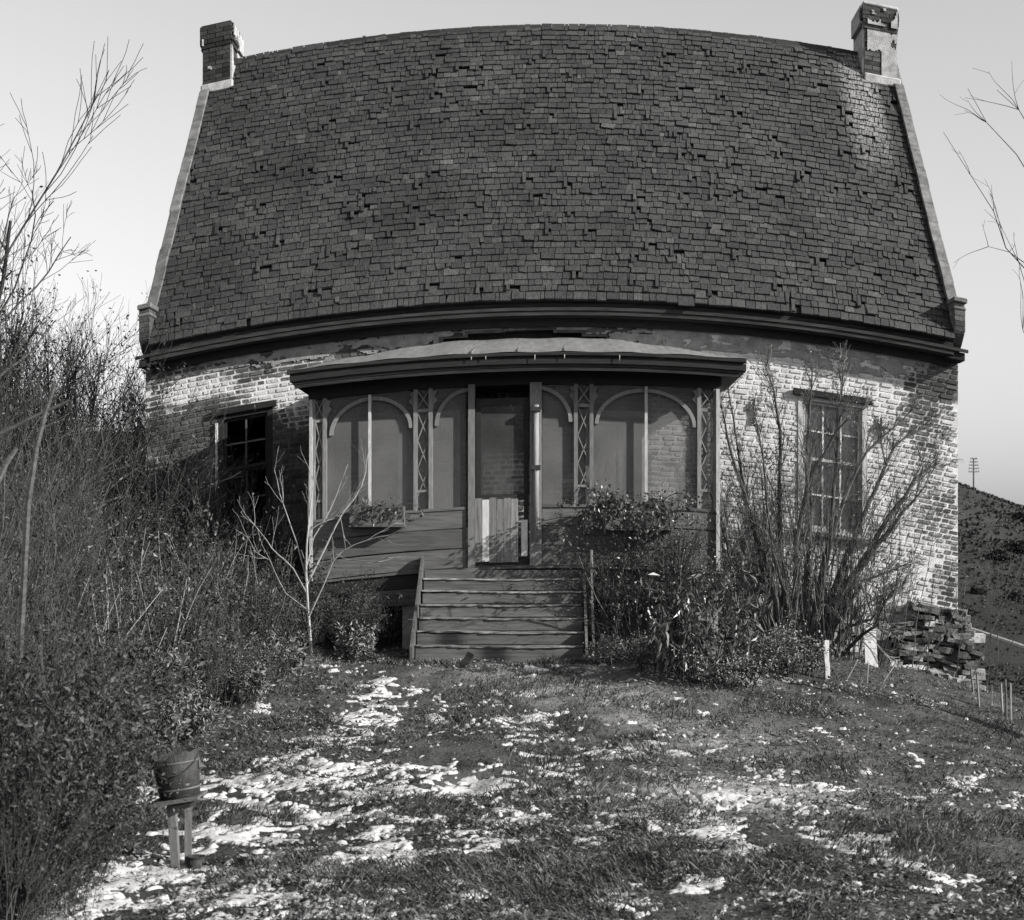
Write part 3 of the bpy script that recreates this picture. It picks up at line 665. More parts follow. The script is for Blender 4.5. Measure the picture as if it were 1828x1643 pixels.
# apron boards under the screens, three to a side
for (a, b) in ((pl + .03, PXp(832)), (PXp(968), pr_ - .03)):
    for k in range(3):
        z0_ = FZ + .012 + k * .24; mm = MB(); d = RNG.uniform(0, .008); mm.box(a, b, PYF - .012 - d, PYF + .012, z0_, z0_ + .226 + RNG.uniform(-.006, .006), 8); o = mm.build('apron_board', M['wood'], porch, camber=True)
    pb('rail', 'wood', a, b, PYF - .03, PYF + .03, RAIL - .022, RAIL + .012, nx=8)
for xs_ in (pl, pr_):
    for k in range(3): pb('apron_board', 'wood', xs_ - .012, xs_ + .012, PYF + .04, -.04, FZ + .012 + k * .24, FZ + .012 + k * .24 + .236, nx=1)
    pb('rail', 'wood', xs_ - .03, xs_ + .03, PYF + .04, -.04, RAIL - .022, RAIL + .012, nx=1)
    pb('screen', 'screen', xs_ - .001, xs_ + .001, PYF + .05, -.05, RAIL + .012, HEAD - .01, nx=1)
    pb('mullion', 'porch_paint', xs_ - .018, xs_ + .018, -.99, -.95, RAIL + .012, HEAD - .01, nx=1)
    pb('wall_post', 'porch_paint', xs_ - .03, xs_ + .03, -.09, -.035, FZ + .005, HEAD - .01, nx=1)
# corner posts, mullions
for x_, w_ in ((556, .035), (1281, .045)): pb('corner_post', 'dull_paint', PXp(x_) - w_ / 2, PXp(x_) + w_ / 2, PYF - .06, PYF + .04, FZ + .005, HEAD, nx=1)
for x_ in (661, 1153): pb('mullion', 'dull_paint', PXp(x_) - .017, PXp(x_) + .017, PYF - .065, PYF - .04, RAIL + .012, HEAD - .02, nx=1)
# lattice posts: two stiles with crossed slats between them
def lattice(xa, xb_):
    a, b = PXp(xa), PXp(xb_)
    m = MB()
    for x_ in (a, b): m.box(x_ - .024, x_ + .024, PYF - .03, PYF + .03, RAIL + .012, HEAD)
    o = m.build('lattice_post', M['porch_paint'], porch, camber=True)
    zt = HEAD - .02
    def slat(p, q, w_=.012): MB().bar((p[0], PYF - .004, p[1]), (q[0], PYF - .004, q[1]), w_, .012).build('lattice_slat', M['porch_paint'], o, camber=True)
    slat((a + .024, zt), (b - .024, zt - .2), .03); slat((b - .024, zt - .003), (a + .024, zt - .203), .024)
    pb('cross_rail', 'porch_paint', a + .024, b - .024, PYF - .015, PYF + .015, zt - .26, zt - .22, parent=o, nx=1)
    z_ = zt - .26
    while z_ > RAIL + .3:
        slat((a + .024, z_), (b - .024, z_ - .34)); slat((b - .024, z_), (a + .024, z_ - .34)); z_ -= .34
    pb('cross_rail', 'porch_paint', a + .024, b - .024, PYF - .015, PYF + .015, RAIL + .22, RAIL + .25, parent=o, nx=1)
    # little cusped brackets on the outer sides of the head
    for s, x_ in ((-1, a), (1, b)):
        V = [(x_ + s * .024, zt), (x_ + s * .075, zt - .02), (x_ + s * .045, zt - .075), (x_ + s * .085, zt - .12), (x_ + s * .04, zt - .17), (x_ + s * .024, zt - .25)]
        m = MB(); k = len(V); m.add([(p[0], PYF + d, p[1]) for d in (-.012, .012) for p in V], [[i, (i + 1) % k, k + (i + 1) % k, k + i] for i in range(k)] + [list(range(k)), [k + i for i in range(k)][::-1]])
        m.build('bracket', M['porch_paint'], o, camber=True)
for q_ in ((560, 580), (742, 769), (1028, 1056), (1248, 1277)): lattice(*q_)
# arches
def arch(xa, xb_, zs_, zt, half=0):
    a, b = PXp(xa), PXp(xb_); cx = (a + b) / 2; rx = (b - a) / 2
    if half == 1: cx, rx = b, b - a
    if half == -1: cx, rx = a, b - a
    t0, t1 = (math.pi, 0) if half == 0 else ((math.pi, math.pi / 2) if half == 1 else (math.pi / 2, 0))
    V = []; n_ = 24; wd = .045
    for i in range(n_ + 1):
        t = t0 + (t1 - t0) * i / n_
        for s in (0, 1):
            for d in (-.022, .02): V.append((cx + (rx - wd * s) * math.cos(t), PYF + d, zs_ + (zt - zs_ - wd * s) * math.sin(t)))
    F_ = [[4 * i + k_, 4 * i + (k_ + 2 if k_ in (0, 1) else k_), 0, 0] for i in range(0) for k_ in range(4)]
    for i in range(n_):
        p, q2 = 4 * i, 4 * i + 4
        F_ += [[p, p + 2, q2 + 2, q2], [p + 1, q2 + 1, q2 + 3, p + 3], [p, q2, q2 + 1, p + 1], [p + 2, p + 3, q2 + 3, q2 + 2]]
    m = MB().add(V, F_); o = m.build('arch', M['porch_paint'], porch, camber=True)
arch(588, 737, 2.78, 3.2); arch(776, 838, 2.78, 3.22, 1); arch(958, 1022, 2.78, 3.22, -1); arch(1062, 1243, 2.76, 3.2)
for (a, b) in ((560, 832), (968, 1278)): pb('screen', 'screen', PXp(a), PXp(b), PYF + .032, PYF + .0335, RAIL + .014, HEAD - .005, nx=8)
# doorway and screen door
for (a, b, m_) in ((836, 848, 'porch_paint'), (946, 967, 'porch_paint')): pb('door_post', m_, PXp(a), PXp(b), PYF - .05, PYF + .05, FZ + .004, HEAD + .02, nx=1)
X_ = PXp(957); MB().tube([(X_, PYF - .085, 1.35), (X_, PYF - .085, 2.98)], .036, 10).build('door_pole', M['woodv'], porch, smooth=True)['label'] = 'pale worn pole beside the screen door'
for z_ in (2.2, 2.9): MB().box(X_ - .055, X_ + .055, PYF - .145, PYF - .03, z_, z_ + .05).build('pole_strap', M['iron'], porch)
da, db = PXp(850), PXp(944)
door = MB()
dy0, dy1 = PYF - .02, PYF + .012
door.box(da, da + .06, dy0, dy1, FZ + .02, 3.08); door.box(db - .06, db, dy0, dy1, FZ + .02, 3.08); door.box(da + .06, db - .06, dy0, dy1, FZ + .02, FZ + .1); door.box(da + .06, db - .06, dy0, dy1, 1.84, 1.92); door.box(da + .06, db - .06, dy0, dy1, 3.0, 3.08)
dor = door.build('screen_door', M['dark_wood'], porch, camber=True); dor['label'] = 'tall screen door with lower panel of upright boards'
pb('screen', 'thin_screen', da + .06, db - .06, PYF - .004, PYF - .002, 1.92, 3.0, parent=dor, nx=1)
bw_ = (db - da - .14) / 6
for k in range(6):
    x_ = da - .01 + k * (bw_ + .004); pb('board', 'paint' if k == 1 else 'woodv', x_, x_ + bw_, PYF - .046 - RNG.uniform(0, .006), PYF - .022, FZ + .05 + RNG.uniform(0, .02), 1.86 + RNG.uniform(-.01, .02), parent=dor, nx=1)
pb('torn_notice', 'paint', db - .09, db - .015, PYF - .03, PYF - .0225, FZ + .12, FZ + .56, parent=dor, nx=1)
pb('head_board', 'dark_wood', pl, pr_, PYF - .02, PYF + .1, HEAD, HEAD + .19, nx=12)
for xs_ in (pl, pr_): pb('head_board', 'dark_wood', xs_ - .03, xs_ + .03, PYF + .1, -.04, HEAD, HEAD + .19, nx=1)
pb('ceiling', 'dark_wood', pl + .04, pr_ - .04, PYF + .1, -.04, HEAD + .1, HEAD + .12, nx=10)
# roof: soffit, fascia, hipped tin
rl, rr = -3.10, 2.27; ry = -2.36
rf = MB().box(rl + .03, rr - .03, ry + .03, -.03, 3.40, 3.44, 14).build('porch_roof', M['dark_wood'], porch, camber=True); rf['label'] = 'low hipped tin porch roof with dark moulded eaves'
MB().box(rl, rr, ry, ry + .035, 3.435, 3.52, 14).build('fascia', M['dark_wood'], rf, camber=True); MB().box(rl - .03, rr + .03, ry - .035, ry + .02, 3.522, 3.565, 14).build('gutter_moulding', M['cornice'], rf, camber=True, bevel=.008)
MB().box(rl + .05, rr - .05, ry + .04, ry + .08, 3.355, 3.398, 14).build('bed_moulding', M['cornice'], rf, camber=True)
for xs_ in (rl, rr): MB().box(xs_ - .002, xs_ + .035, ry + .037, -.03, 3.436, 3.52).build('fascia', M['dark_wood'], rf, camber=True)
tops = [(-1.42, .0), (.70, .0)]; zr = 4.06; ze = 3.572
def hip_z(x, y):
    f = (y - (ry - .03)) / (-.015 - (ry - .03)); l = (x - (rl - .03)) / (-1.42 - (rl - .03)); r = ((rr + .03) - x) / ((rr + .03) - .70)
    return ze + (zr - ze) * min(f, l, r)
nx_, ny_ = 60, 14; xs_ = np.linspace(rl - .03, rr + .03, nx_ + 1); ys_ = np.linspace(ry - .03, -.015, ny_ + 1)
V = [(x, y, hip_z(x, y) + .006 * math.sin(x * 9) + d) for d in (0, -.004) for y in ys_ for x in xs_]; nn = (nx_ + 1) * (ny_ + 1); Fh = []
for j in range(ny_):
    for i in range(nx_):
        a = j * (nx_ + 1) + i; Fh += [[a, a + 1, a + nx_ + 2, a + nx_ + 1], [nn + a, nn + a + nx_ + 1, nn + a + nx_ + 2, nn + a + 1]]
MB().add(V, Fh).build('tin_sheet', M['tin'], rf, camber=True)
for x_ in np.linspace(-2.6, 1.8, 9): MB().bar((x_, ry - .02, hip_z(x_, ry - .02) + .014), (x_, -.03, max(hip_z(x_, -.3), 3.6) + .012 if -1.4 < x_ < .7 else hip_z(x_, -.03) + .012), .015, .02).build('seam', M['tin'], rf, camber=True) if -1.42 < x_ < .7 else None
for x_ in (-.95, -.78, -.2, .15, .8): MB().tube([(x_, ry - .04, 3.535), (x_, ry - .04, 3.535 - RNG.uniform(.03, .07))], [.006, .002], 5).build('icicle', M['snow'], rf, camber=True)

# ------------------------------------------------------------------ wooden steps
sl_, sr_ = -1.54, .37; NS = 7; rise = FZ / NS; run = .215; y_top = PYF - .07
steps = thing('wooden_steps', 'grey weathered wooden steps of seven boards climbing to the porch door', 'steps', (-.58, y_top - NS * run, 0))
for k in range(NS):
    zt = FZ - k * rise - (.03 if k == 0 else 0); yf = y_top - k * run - .0
    MB().box(sl_ + RNG.uniform(0, .02), sr_ - RNG.uniform(0, .02), yf - .028, yf - .003, zt - rise + (.0 if k < 6 else -.12), zt - .024, 4).build('riser', M['step'], steps, bevel=.004)
    if k:
        m = MB().box(sl_ + .01, sr_ - RNG.uniform(0, .03), yf - .045, yf + run - .03, zt - .017, zt, 28); fr_ = m.V[0][:, 1] < yf; m.V[0][fr_, 1] += RNG.normal(0, .006, int(fr_.sum())); m.V[0][:, 2] += -.012 * np.exp(-((m.V[0][:, 0] + .5) / .5) ** 2) + RNG.normal(0, .0015, len(m.V[0])) + RNG.normal(0, .004) * m.V[0][:, 0]; o = m.build('tread', M['tread'], steps)
for x_ in (sl_ - .035, sr_ + .004):
    V = [(y_top, FZ - .02), (y_top, FZ - .28), (y_top - NS * run + .1, -.2), (y_top - NS * run - .05, -.2), (y_top - NS * run - .05, .1)]
    if x_ < 0: V = [(y_top + .04, FZ + .1), (y_top + .04, FZ - .28), (y_top - NS * run + .1, -.2), (y_top - NS * run - .07, -.2), (y_top - NS * run - .07, .14), (y_top - .02, FZ + .12)]
    k = len(V); m = MB().add([(x, p[0], p[1]) for x in (x_, x_ + .03) for p in V], [[i, (i + 1) % k, k + (i + 1) % k, k + i] for i in range(k)] + [list(range(k))[::-1], [k + i for i in range(k)]])
    m.build('stringer', M['wood'], steps)

# ------------------------------------------------------------------ window boxes on the porch rail
def flower_box(xa, xb_, ya, yb, label, droop):
    Y_ = PYF - .02; a, _ = PX(xa, 0, Y_ - .2); b, _ = PX(xb_, 0, Y_ - .2); _, z1 = PX(0, ya, Y_ - .2); _, z0 = PX(0, yb, Y_ - .2); z1 += .0; dp = .21
    t = thing('flower_box', label, 'flower box', ((a + b) / 2, Y_ - .1, z0))
    for (n_, bx) in (('front_board', (a, b, Y_ - dp, Y_ - dp + .018, z0, z1)), ('back_board', (a, b, Y_ - .025, Y_ - .007, z0, z1)), ('end_board', (a + .001, a + .019, Y_ - dp + .019, Y_ - .026, z0, z1)), ('end_board', (b - .019, b - .001, Y_ - dp + .019, Y_ - .026, z0, z1)), ('bottom_board', (a - .01, b + .01, Y_ - dp - .01, Y_ - .007, z0 - .02, z0 - .002))):
        MB().box(*bx).build(n_, M['wood'], t)
    MB().box(a + .02, b - .02, Y_ - dp + .02, Y_ - .028, z0 + .01, z1 - .04).build('soil', M['soil'], t)
    return t, a, b, z0, z1, Y_ - dp
fb1 = flower_box(624, 721, 904, 938, 'wooden flower box with withered stems hanging below the left arched screen', .2)
fb2 = flower_box(1080, 1203, 896, 944, 'wooden flower box overgrown by dark ivy below the right arched screen', .2)

# ------------------------------------------------------------------ plants
class Plant:
    def __init__(s, seed): s.r = np.random.default_rng(seed); s.B = {0: [], 1: []}; s.leaf = []
    def line(s, pts, r0, r1, cls): s.B[cls].append((np.asarray(pts, float), np.linspace(r0, r1, len(pts))))
    def grow(s, p, d, L, r, lvl, kids, spread=.6, up=.05, wob=.12, thick=.004, ratio=.55, n=6, cls_from=1, t0=.25):
        pts = [np.array(p, float)]; d = np.array(d, float); d /= np.linalg.norm(d)
        for i in range(n - 1):
            d = d + s.r.normal(0, wob, 3) + np.array([0, 0, up]); d /= np.linalg.norm(d); pts.append(pts[-1] + d * L / (n - 1))
        pts = np.array(pts); s.line(pts, r, max(r * .4, thick * .5), 0 if lvl < cls_from else 1)
        s.tips(pts, lvl, kids)
        if lvl < len(kids):
            for k in range(kids[lvl]):
                t = t0 + (1 - t0) * s.r.random() ** .8; f = t * (n - 1); i = min(int(f), n - 2); q = pts[i] + (pts[i + 1] - pts[i]) * (f - i); dd = pts[i + 1] - pts[i]; dd /= np.linalg.norm(dd)
                v = s.r.normal(0, 1, 3); v -= dd * v.dot(dd); v /= np.linalg.norm(v)
                s.grow(q, dd + v * spread * s.r.uniform(.6, 1.3), L * ratio * s.r.uniform(.6, 1.2) * (1.15 - .5 * t), max(r * (1 - .6 * t) * .55, thick * .6), lvl + 1, kids, spread, up, wob, thick, ratio, max(n - 1, 4), cls_from, t0 * .8)
    def tips(s, pts, lvl, kids):
        if lvl >= len(kids): s.ends = getattr(s, 'ends', []); s.ends.append(pts)
    def add_leaves(s, per, size, droop=0, jitter=.03, aspect=.5, prob=1.0):
        for pts in getattr(s, 'ends', []):
            for k in range(per):
                if s.r.random() > prob: continue
                i = int(s.r.integers(1, len(pts))); s.leaf.append((pts[i] + s.r.normal(0, jitter, 3), size * s.r.uniform(.5, 1.4), droop, aspect))
    def leaf_mesh(s):
        n = len(s.leaf); P = np.array([l[0] for l in s.leaf]); S = np.array([l[1] for l in s.leaf])[:, None]; dr_ = np.array([l[2] for l in s.leaf])[:, None]; asp = np.array([l[3] for l in s.leaf])[:, None]
        a = s.r.normal(0, 1, (n, 3)); a[:, 2:] -= dr_ * 2; a /= np.linalg.norm(a, axis=1)[:, None]; b = np.cross(a, s.r.normal(0, 1, (n, 3))); b /= np.linalg.norm(b, axis=1)[:, None]; c_ = np.cross(a, b)
        V = np.stack([P, P + a * S * .45 + b * S * asp * .5 + c_ * S * .1, P + a * S + c_ * S * -.05, P + a * S * .45 - b * S * asp * .5 + c_ * S * .1], 1).reshape(-1, 3)
        i = np.arange(n)[:, None] * 4; return V, np.concatenate([i + np.array([[0, 1, 2]]), i + np.array([[0, 2, 3]])])
    def tube_mesh(s, cls, sides):
        groups = {}
        for pts, r in s.B[cls]: groups.setdefault(len(pts), []).append((pts, r))
        VV, FF, off = [], [], 0
        for n, g in groups.items():
            P = np.array([a for a, _ in g]); R = np.array([b for _, b in g]); m = len(g)
            T = np.gradient(P, axis=1); T /= np.maximum(np.linalg.norm(T, axis=2, keepdims=True), 1e-9)
            U = np.cross(T, np.array([.31, .95, .07])); U /= np.maximum(np.linalg.norm(U, axis=2, keepdims=True), 1e-9); W = np.cross(T, U)
            ang = 2 * np.pi * np.arange(sides) / sides
            V = P[:, :, None] + R[:, :, None, None] * (U[:, :, None] * np.cos(ang)[:, None] + W[:, :, None] * np.sin(ang)[:, None])
            VV.append(V.reshape(-1, 3)); b = np.arange(m)[:, None, None] * n * sides + np.arange(n - 1)[None, :, None] * sides; k = np.arange(sides)[None, None]; k2 = (k + 1) % sides
            FF.append(np.stack([b + k, b + k2, b + sides + k2, b + sides + k], -1).reshape(-1, 4) + off); off += m * n * sides
        return (np.concatenate(VV), np.concatenate(FF)) if VV else (None, None)
    def build(s, name, label, cat, loc, group=None, mats=('bark', 'twig', 'leaf'), names=('trunk', 'crown', 'leaves'), sides=(6, 3), world=False):
        t = thing(name, label, cat, loc, group); off = np.array(loc) if world else 0
        for cls in (0, 1):
            V, F_ = s.tube_mesh(cls, sides[cls])
            if V is not None:
                o_ = link(names[cls], fast_mesh(names[cls], V - off, F_), M[mats[cls]], t)
                if cls: o_['kind'] = 'stuff'
        if s.leaf:
            V, F_ = s.leaf_mesh(); link(names[2], fast_mesh(names[2], V - off, F_), M[mats[2]], t)['kind'] = 'stuff'
        return t

def copy_tree(o, loc, rz, scale, label=None, group=None):
    c_ = o.copy(); COL.objects.link(c_); c_.location = loc; c_.rotation_euler = (RNG.normal(0, .04), RNG.normal(0, .04), rz); c_.scale = scale
    if label: c_['label'] = label
    if group: c_['group'] = group
    for ch in o.children:
        d = ch.copy(); COL.objects.link(d); d.parent = c_
    return c_
USED = set()
def place(proto, X, Y, rz, s, label=None, group=None, sink=.03, sz=None):
    loc = (X, Y, float(H(X, Y)) - sink); scale = (s, s, sz or s)
    if proto.name not in USED:
        USED.add(proto.name); proto.location = loc; proto.rotation_euler = (0, 0, rz); proto.scale = scale
        if label: proto['label'] = label
        if group: proto['group'] = group
        return proto
    return copy_tree(proto, loc, rz, scale, label, group)

# --- the big many-stemmed bare shrub in front of the right window: main stems follow the photograph, the twigs grow
bx, by, bz = G(1440, 1165)
P = Plant(11); ys0 = by
stems = [([(1400, 1160), (1385, 1060), (1345, 930), (1305, 800), (1285, 720)], .05, -.1), ([(1395, 1150), (1360, 1010), (1330, 880), (1300, 700)], .035, .2),
    ([(1410, 1160), (1395, 1000), (1390, 880), (1395, 760), (1370, 660)], .045, .1), ([(1420, 1160), (1420, 980), (1445, 850), (1500, 760), (1545, 730)], .04, -.3),
    ([(1450, 1165), (1500, 1060), (1560, 980), (1600, 930), (1650, 870)], .06, -.2), ([(1455, 1160), (1530, 1020), (1580, 930), (1640, 850), (1672, 830)], .05, .15),
    ([(1445, 1160), (1500, 1020), (1555, 890), (1600, 790), (1660, 760)], .045, .3), ([(1440, 1160), (1470, 1000), (1510, 880), (1550, 800), (1620, 740)], .04, -.1),
    ([(1430, 1165), (1440, 1010), (1450, 900), (1440, 780), (1450, 650)], .035, .25), ([(1435, 1165), (1480, 990), (1490, 850), (1500, 740), (1505, 660)], .035, -.25),
    ([(1470, 1160), (1510, 1120), (1560, 1105), (1600, 1050)], .03, -.35), ([(1470, 1190), (1530, 1140), (1565, 1118), (1580, 1060)], .03, -.4), ([(1400, 1165), (1330, 1040), (1290, 950), (1262, 860)], .03, -.2),
    ([(1415, 1165), (1405, 1080), (1375, 960), (1365, 850), (1350, 740)], .03, -.3), ([(1460, 1165), (1500, 1100), (1540, 1040), (1625, 1005)], .035, 0)]
for pts, r, dy in stems:
    w3 = []
    for i, (x, y) in enumerate(pts):
        Y_ = ys0 + dy * i / (len(pts) - 1) * 1.6; X_, Z_ = PX(x, y, Y_); w3.append((X_, Y_, Z_))
    w3[0] = (w3[0][0], w3[0][1], w3[0][2] - .12)
    w3 = np.array(w3); t_ = np.linspace(0, 1, len(w3)); tt = np.linspace(0, 1, 12)
    w3 = np.stack([np.interp(tt, t_, w3[:, k]) for k in range(3)], -1) + P.r.normal(0, .012, (12, 3)) * np.linspace(0, 1, 12)[:, None]
    P.line(w3, r, .008, 0)
    for k in range(30):
        i = int(P.r.integers(2, 12)); d = w3[min(i + 1, 11)] - w3[i - 1] + P.r.normal(0, .14, 3) + np.array([0, 0, .10])
        P.grow(w3[i], d, P.r.uniform(.5, 1.1) * (1.15 - .075 * i), .008, 1, [0, 5, 3], .6, .05, .14, .004, .5, 5)
for k in range(190):               # thin straight suckers
    x = P.r.normal(1440, 55); X_, Y_, Z_ = G(x, 1165 + P.r.normal(0, 8)); Y_ = ys0 + P.r.uniform(-.3, .5)
    P.grow((X_, Y_, float(H(X_, Y_)) - .05), (P.r.normal((x - 1440) / 300, .18), P.r.normal(0, .15), 1), P.r.uniform(1.0, 2.35), .009, 1, [0, 4, 2], .35, .04, .05, .004, .35, 7)
P.add_leaves(1, .03, 0, .02, .6, .25)
P.build('bare_shrub', 'tall bare many-stemmed shrub fanning out before the right front window', 'shrub', (bx, by, bz), mats=('bark', 'pale_twig', 'litter'), names=('trunk', 'twigs', 'leaves'), world=True)

# --- pale sapling left of the steps
sx_, sy_, sz_ = G(557, 1168); P = Plant(5)
sap = [([(557, 1168), (550, 1090), (546, 1030), (549, 960), (556, 890), (563, 820)], .022, 0), ([(548, 1060), (520, 1010), (490, 985), (468, 955), (445, 925)], .011, -.2), ([(547, 1045), (580, 980), (605, 925), (640, 880), (655, 840), (660, 800)], .013, .1),
    ([(552, 1100), (580, 1040), (600, 990), (650, 965), (692, 955)], .010, -.3), ([(549, 950), (570, 935), (600, 922), (610, 918)], .008, .0), ([(546, 1030), (530, 970), (505, 900), (490, 840)], .009, .2), ([(550, 1090), (510, 1060), (480, 1000), (455, 985)], .009, -.2),
    ([(548, 1010), (560, 960), (590, 910), (620, 830)], .009, .2), ([(600, 990), (620, 1000), (670, 1003), (700, 992)], .008, -.4)]
for pts, r, dy in sap:
    w3 = np.array([(PX(x, y, sy_ + dy * i / 4)[0], sy_ + dy * i / 4, PX(x, y, sy_ + dy * i / 4)[1]) for i, (x, y) in enumerate(pts)])
    if r > .02: w3[0, 2] -= .1
    t_ = np.linspace(0, 1, len(w3)); tt = np.linspace(0, 1, 10); w3 = np.stack([np.interp(tt, t_, w3[:, k]) for k in range(3)], -1) + P.r.normal(0, .006, (10, 3)) * np.linspace(0, 1, 10)[:, None]
    P.line(w3, r, .004, 0)
    for k in range(4 if r < .02 else 5):
        i = int(P.r.integers(4, 10)); P.grow(w3[i], w3[i] - w3[i - 1] + P.r.normal(0, .05, 3), P.r.uniform(.2, .5), .004, 1, [0, 2], .6, .05, .1, .003, .5, 5)
P.build('bare_sapling', 'slender pale barked bare sapling left of the wooden steps', 'sapling', (sx_, sy_, sz_), mats=('pale_bark', 'pale_bark', 'leaf'), names=('trunk', 'twigs', 'leaves'), world=True)

# --- prototypes
def brush(seed, h, ns, lean, kids, leaf_n, leaf_s, r=.014, mats=('twig', 'twig', 'leaf'), label='', name='brush_shrub', cat='shrub', spread=.5, base=.25, prob=.6, aspect=.5, jit=.05):
    P = Plant(seed)
    for k in range(ns):
        a = P.r.uniform(0, 6.283); rr_ = base * math.sqrt(P.r.random())
        P.grow((rr_ * math.cos(a), rr_ * math.sin(a), -.05), (lean * math.cos(a) * P.r.random(), lean * math.sin(a) * P.r.random(), 1), h * P.r.uniform(.6, 1.05), r * P.r.uniform(.6, 1.2), 0, kids, spread, .03, .09, .004, .5, 7)
    P.add_leaves(leaf_n, leaf_s, 0, jit, aspect, prob)
    return P.build(name, label, cat, (0, 0, -30), mats=mats, names=('stems', 'twigs', 'leaves'), sides=(4, 3))
G_TH = 'brush shrubs of the thicket left of the house'
L_TH = 'tangled bare brush shrub in the thicket beside the house\'s left corner'
thA = brush(21, 3.2, 14, .5, [7, 4], 2, .045, .02, label=L_TH); thB = brush(22, 2.6, 18, .8, [7, 5], 3, .04, .015, label=L_TH); thC = brush(23, 3.9, 10, .45, [9, 6], 2, .05, .025, label=L_TH)
G_WD = 'dry weed clumps'
L_WD = 'clump of dry upright weeds with shrivelled leaves edging the snowy lawn'
wdA = brush(31, 1.05, 34, .35, [7], 6, .04, .006, label=L_WD, name='weed_clump', cat='weeds', spread=.45, base=.32, prob=.8); wdB = brush(32, .8, 42, .5, [6], 7, .035, .005, label=L_WD, name='weed_clump', cat='weeds', spread=.55, base=.38, prob=.8)
G_LB = 'low leafy bushes'
lbA = brush(41, 1.3, 20, .8, [7, 4], 7, .05, .010, label='low dense bush with small dry leaves below the left front window', name='leafy_bush', spread=.7, base=.3, prob=.9)

# thicket behind and beside the house's left end
TH = [(-6.1, -1.2, 1.0, 0), (-6.9, .5, .95, 2), (-7.6, -.6, 1.0, 2), (-6.2, 2.2, .92, 2), (-7.2, 3.4, 1.1, 2), (-8.6, 2.0, 1.2, 2), (-8.2, 5.5, 1.2, 2), (-6.9, 6.0, .9, 2), (-9.8, 4.5, 1.4, 2), (-7.4, 9, .95, 2), (-9.2, 9, 1.5, 2), (-11, 8, 1.5, 2),
      (-5.7, -2.3, .9, 1), (-6.6, -2.8, 1.0, 1), (-7.3, -2.4, 1.0, 0), (-5.6, -.7, .85, 1), (-6.0, -3.6, .9, 1), (-6.9, -4.2, 1, 0), (-5.3, -4.4, .8, 1), (-5.9, -5.2, .9, 0), (-5.0, -5.8, .85, 1), (-5.4, -6.8, .9, 0), (-4.6, -7.4, .75, 1), (-4.8, -8.4, .8, 0), (-4.3, -9.2, .7, 1), (-4.5, -10, .75, 0), (-4.95, -2.0, .6, 1), (-4.7, -3.4, .55, 1), (-6.5, 1.0, 1.45, 1), (-7.5, 2.6, 1.6, 1), (-8.4, .4, 1.5, 1), (-7.0, -1.2, 1.35, 1), (-9.2, 3.0, 1.7, 1)]
for X_, Y_, s, k in TH:
    lb = ('upright bare brush shrub ', 'low spreading brush shrub ', 'tall slender twiggy shrub ')[k] + ('rising behind the left end of the house' if Y_ > 0 else ('in the thicket beside the left corner of the house' if Y_ > -5 else 'on the slope between bucket stand and thicket'))
    place((thA, thB, thC)[k], X_, Y_, float(RNG.uniform(0, 6.28)), s * float(RNG.uniform(.9, 1.1)), lb, lb)
# dark leafy bush mass under and left of the left window, then weeds down the left side
for X_, Y_, s in ((-4.35, -.9, 1.0), (-3.75, -1.3, .85), (-3.2, -1.9, .75), (-4.9, -1.6, 1.15), (-5.3, -2.6, 1.1), (-4.3, -2.4, .9), (-3.55, -2.9, .6), (-2.9, -2.7, .55), (-2.35, -2.75, .5)):
    place(lbA, X_, Y_, float(RNG.uniform(0, 6.28)), s, 'low dense bush with small dry leaves below the left front window', G_LB)
WD = [(690, 1150, .75), (650, 1165, .9), (625, 1160, .8), (480, 1195, .9), (440, 1185, 1), (400, 1210, 1), (350, 1200, 1.1), (300, 1225, 1.1), (250, 1230, 1.2), (200, 1260, 1.2), (140, 1270, 1.3), (80, 1290, 1.3), (20, 1300, 1.3), (460, 1245, .7), (380, 1270, .8), (310, 1300, .8),
      (230, 1330, .95), (160, 1360, 1), (90, 1380, 1.05), (20, 1400, 1.1), (190, 1440, .8), (110, 1470, .9), (40, 1490, 1), (130, 1540, .7), (60, 1570, .8), (0, 1560, .9), (30, 1640, .75), (100, 1640, .5), (-60, 1450, 1.1), (-40, 1600, 1), (420, 1150, 1), (360, 1140, 1.1), (590, 1140, .9), (280, 1150, 1.1), (180, 1180, 1.2), (90, 1200, 1.2), (700, 1120, .7), (660, 1110, .9), (630, 1090, .9)]
for i, (x, y, s) in enumerate(WD):
    X_, Y_, _ = G(x, y)
    zone = 'along the left side of the porch' if X_ > -2.75 and Y_ > -5 else ('on the rise between the thicket and the bare sapling' if Y_ > -5 else ('behind the bucket stand at the lawn edge' if Y_ > -9 else 'in the dark hollow left of the bucket stand'))
    place((wdA, wdB)[i % 2], X_, Y_, float(RNG.uniform(0, 6.28)), s, 'clump of dry upright weeds ' + zone, 'dry weeds ' + zone)
wdC = brush(33, 1.5, 9, .3, [5], 3, .05, .007, mats=('pale_bark', 'twig', 'litter'), label=L_WD, name='stalk_clump', cat='weeds', spread=.5, base=.3, prob=.7)
wdD = brush(34, .7, 12, .8, [5, 3], 8, .085, .008, mats=('twig', 'twig', 'litter'), label=L_WD, name='dock_clump', cat='weeds', spread=.8, base=.2, prob=.8, aspect=.4)
for i, (x, y, s) in enumerate(((185, 1300, 1.0), (440, 1190, .9), (120, 1210, 1.1), (330, 1180, 1.0), (250, 1250, 1), (60, 1330, 1.1), (660, 1140, .8), (380, 1160, 1), (510, 1150, .9), (30, 1230, 1.1), (220, 1190, 1.1))):
    X_, Y_, _ = G(x, y); place(wdC, X_, Y_, float(RNG.uniform(0, 6.28)), s, 'sparse clump of pale tall stalks standing above the dry weeds', 'pale stalk clumps among the weeds')
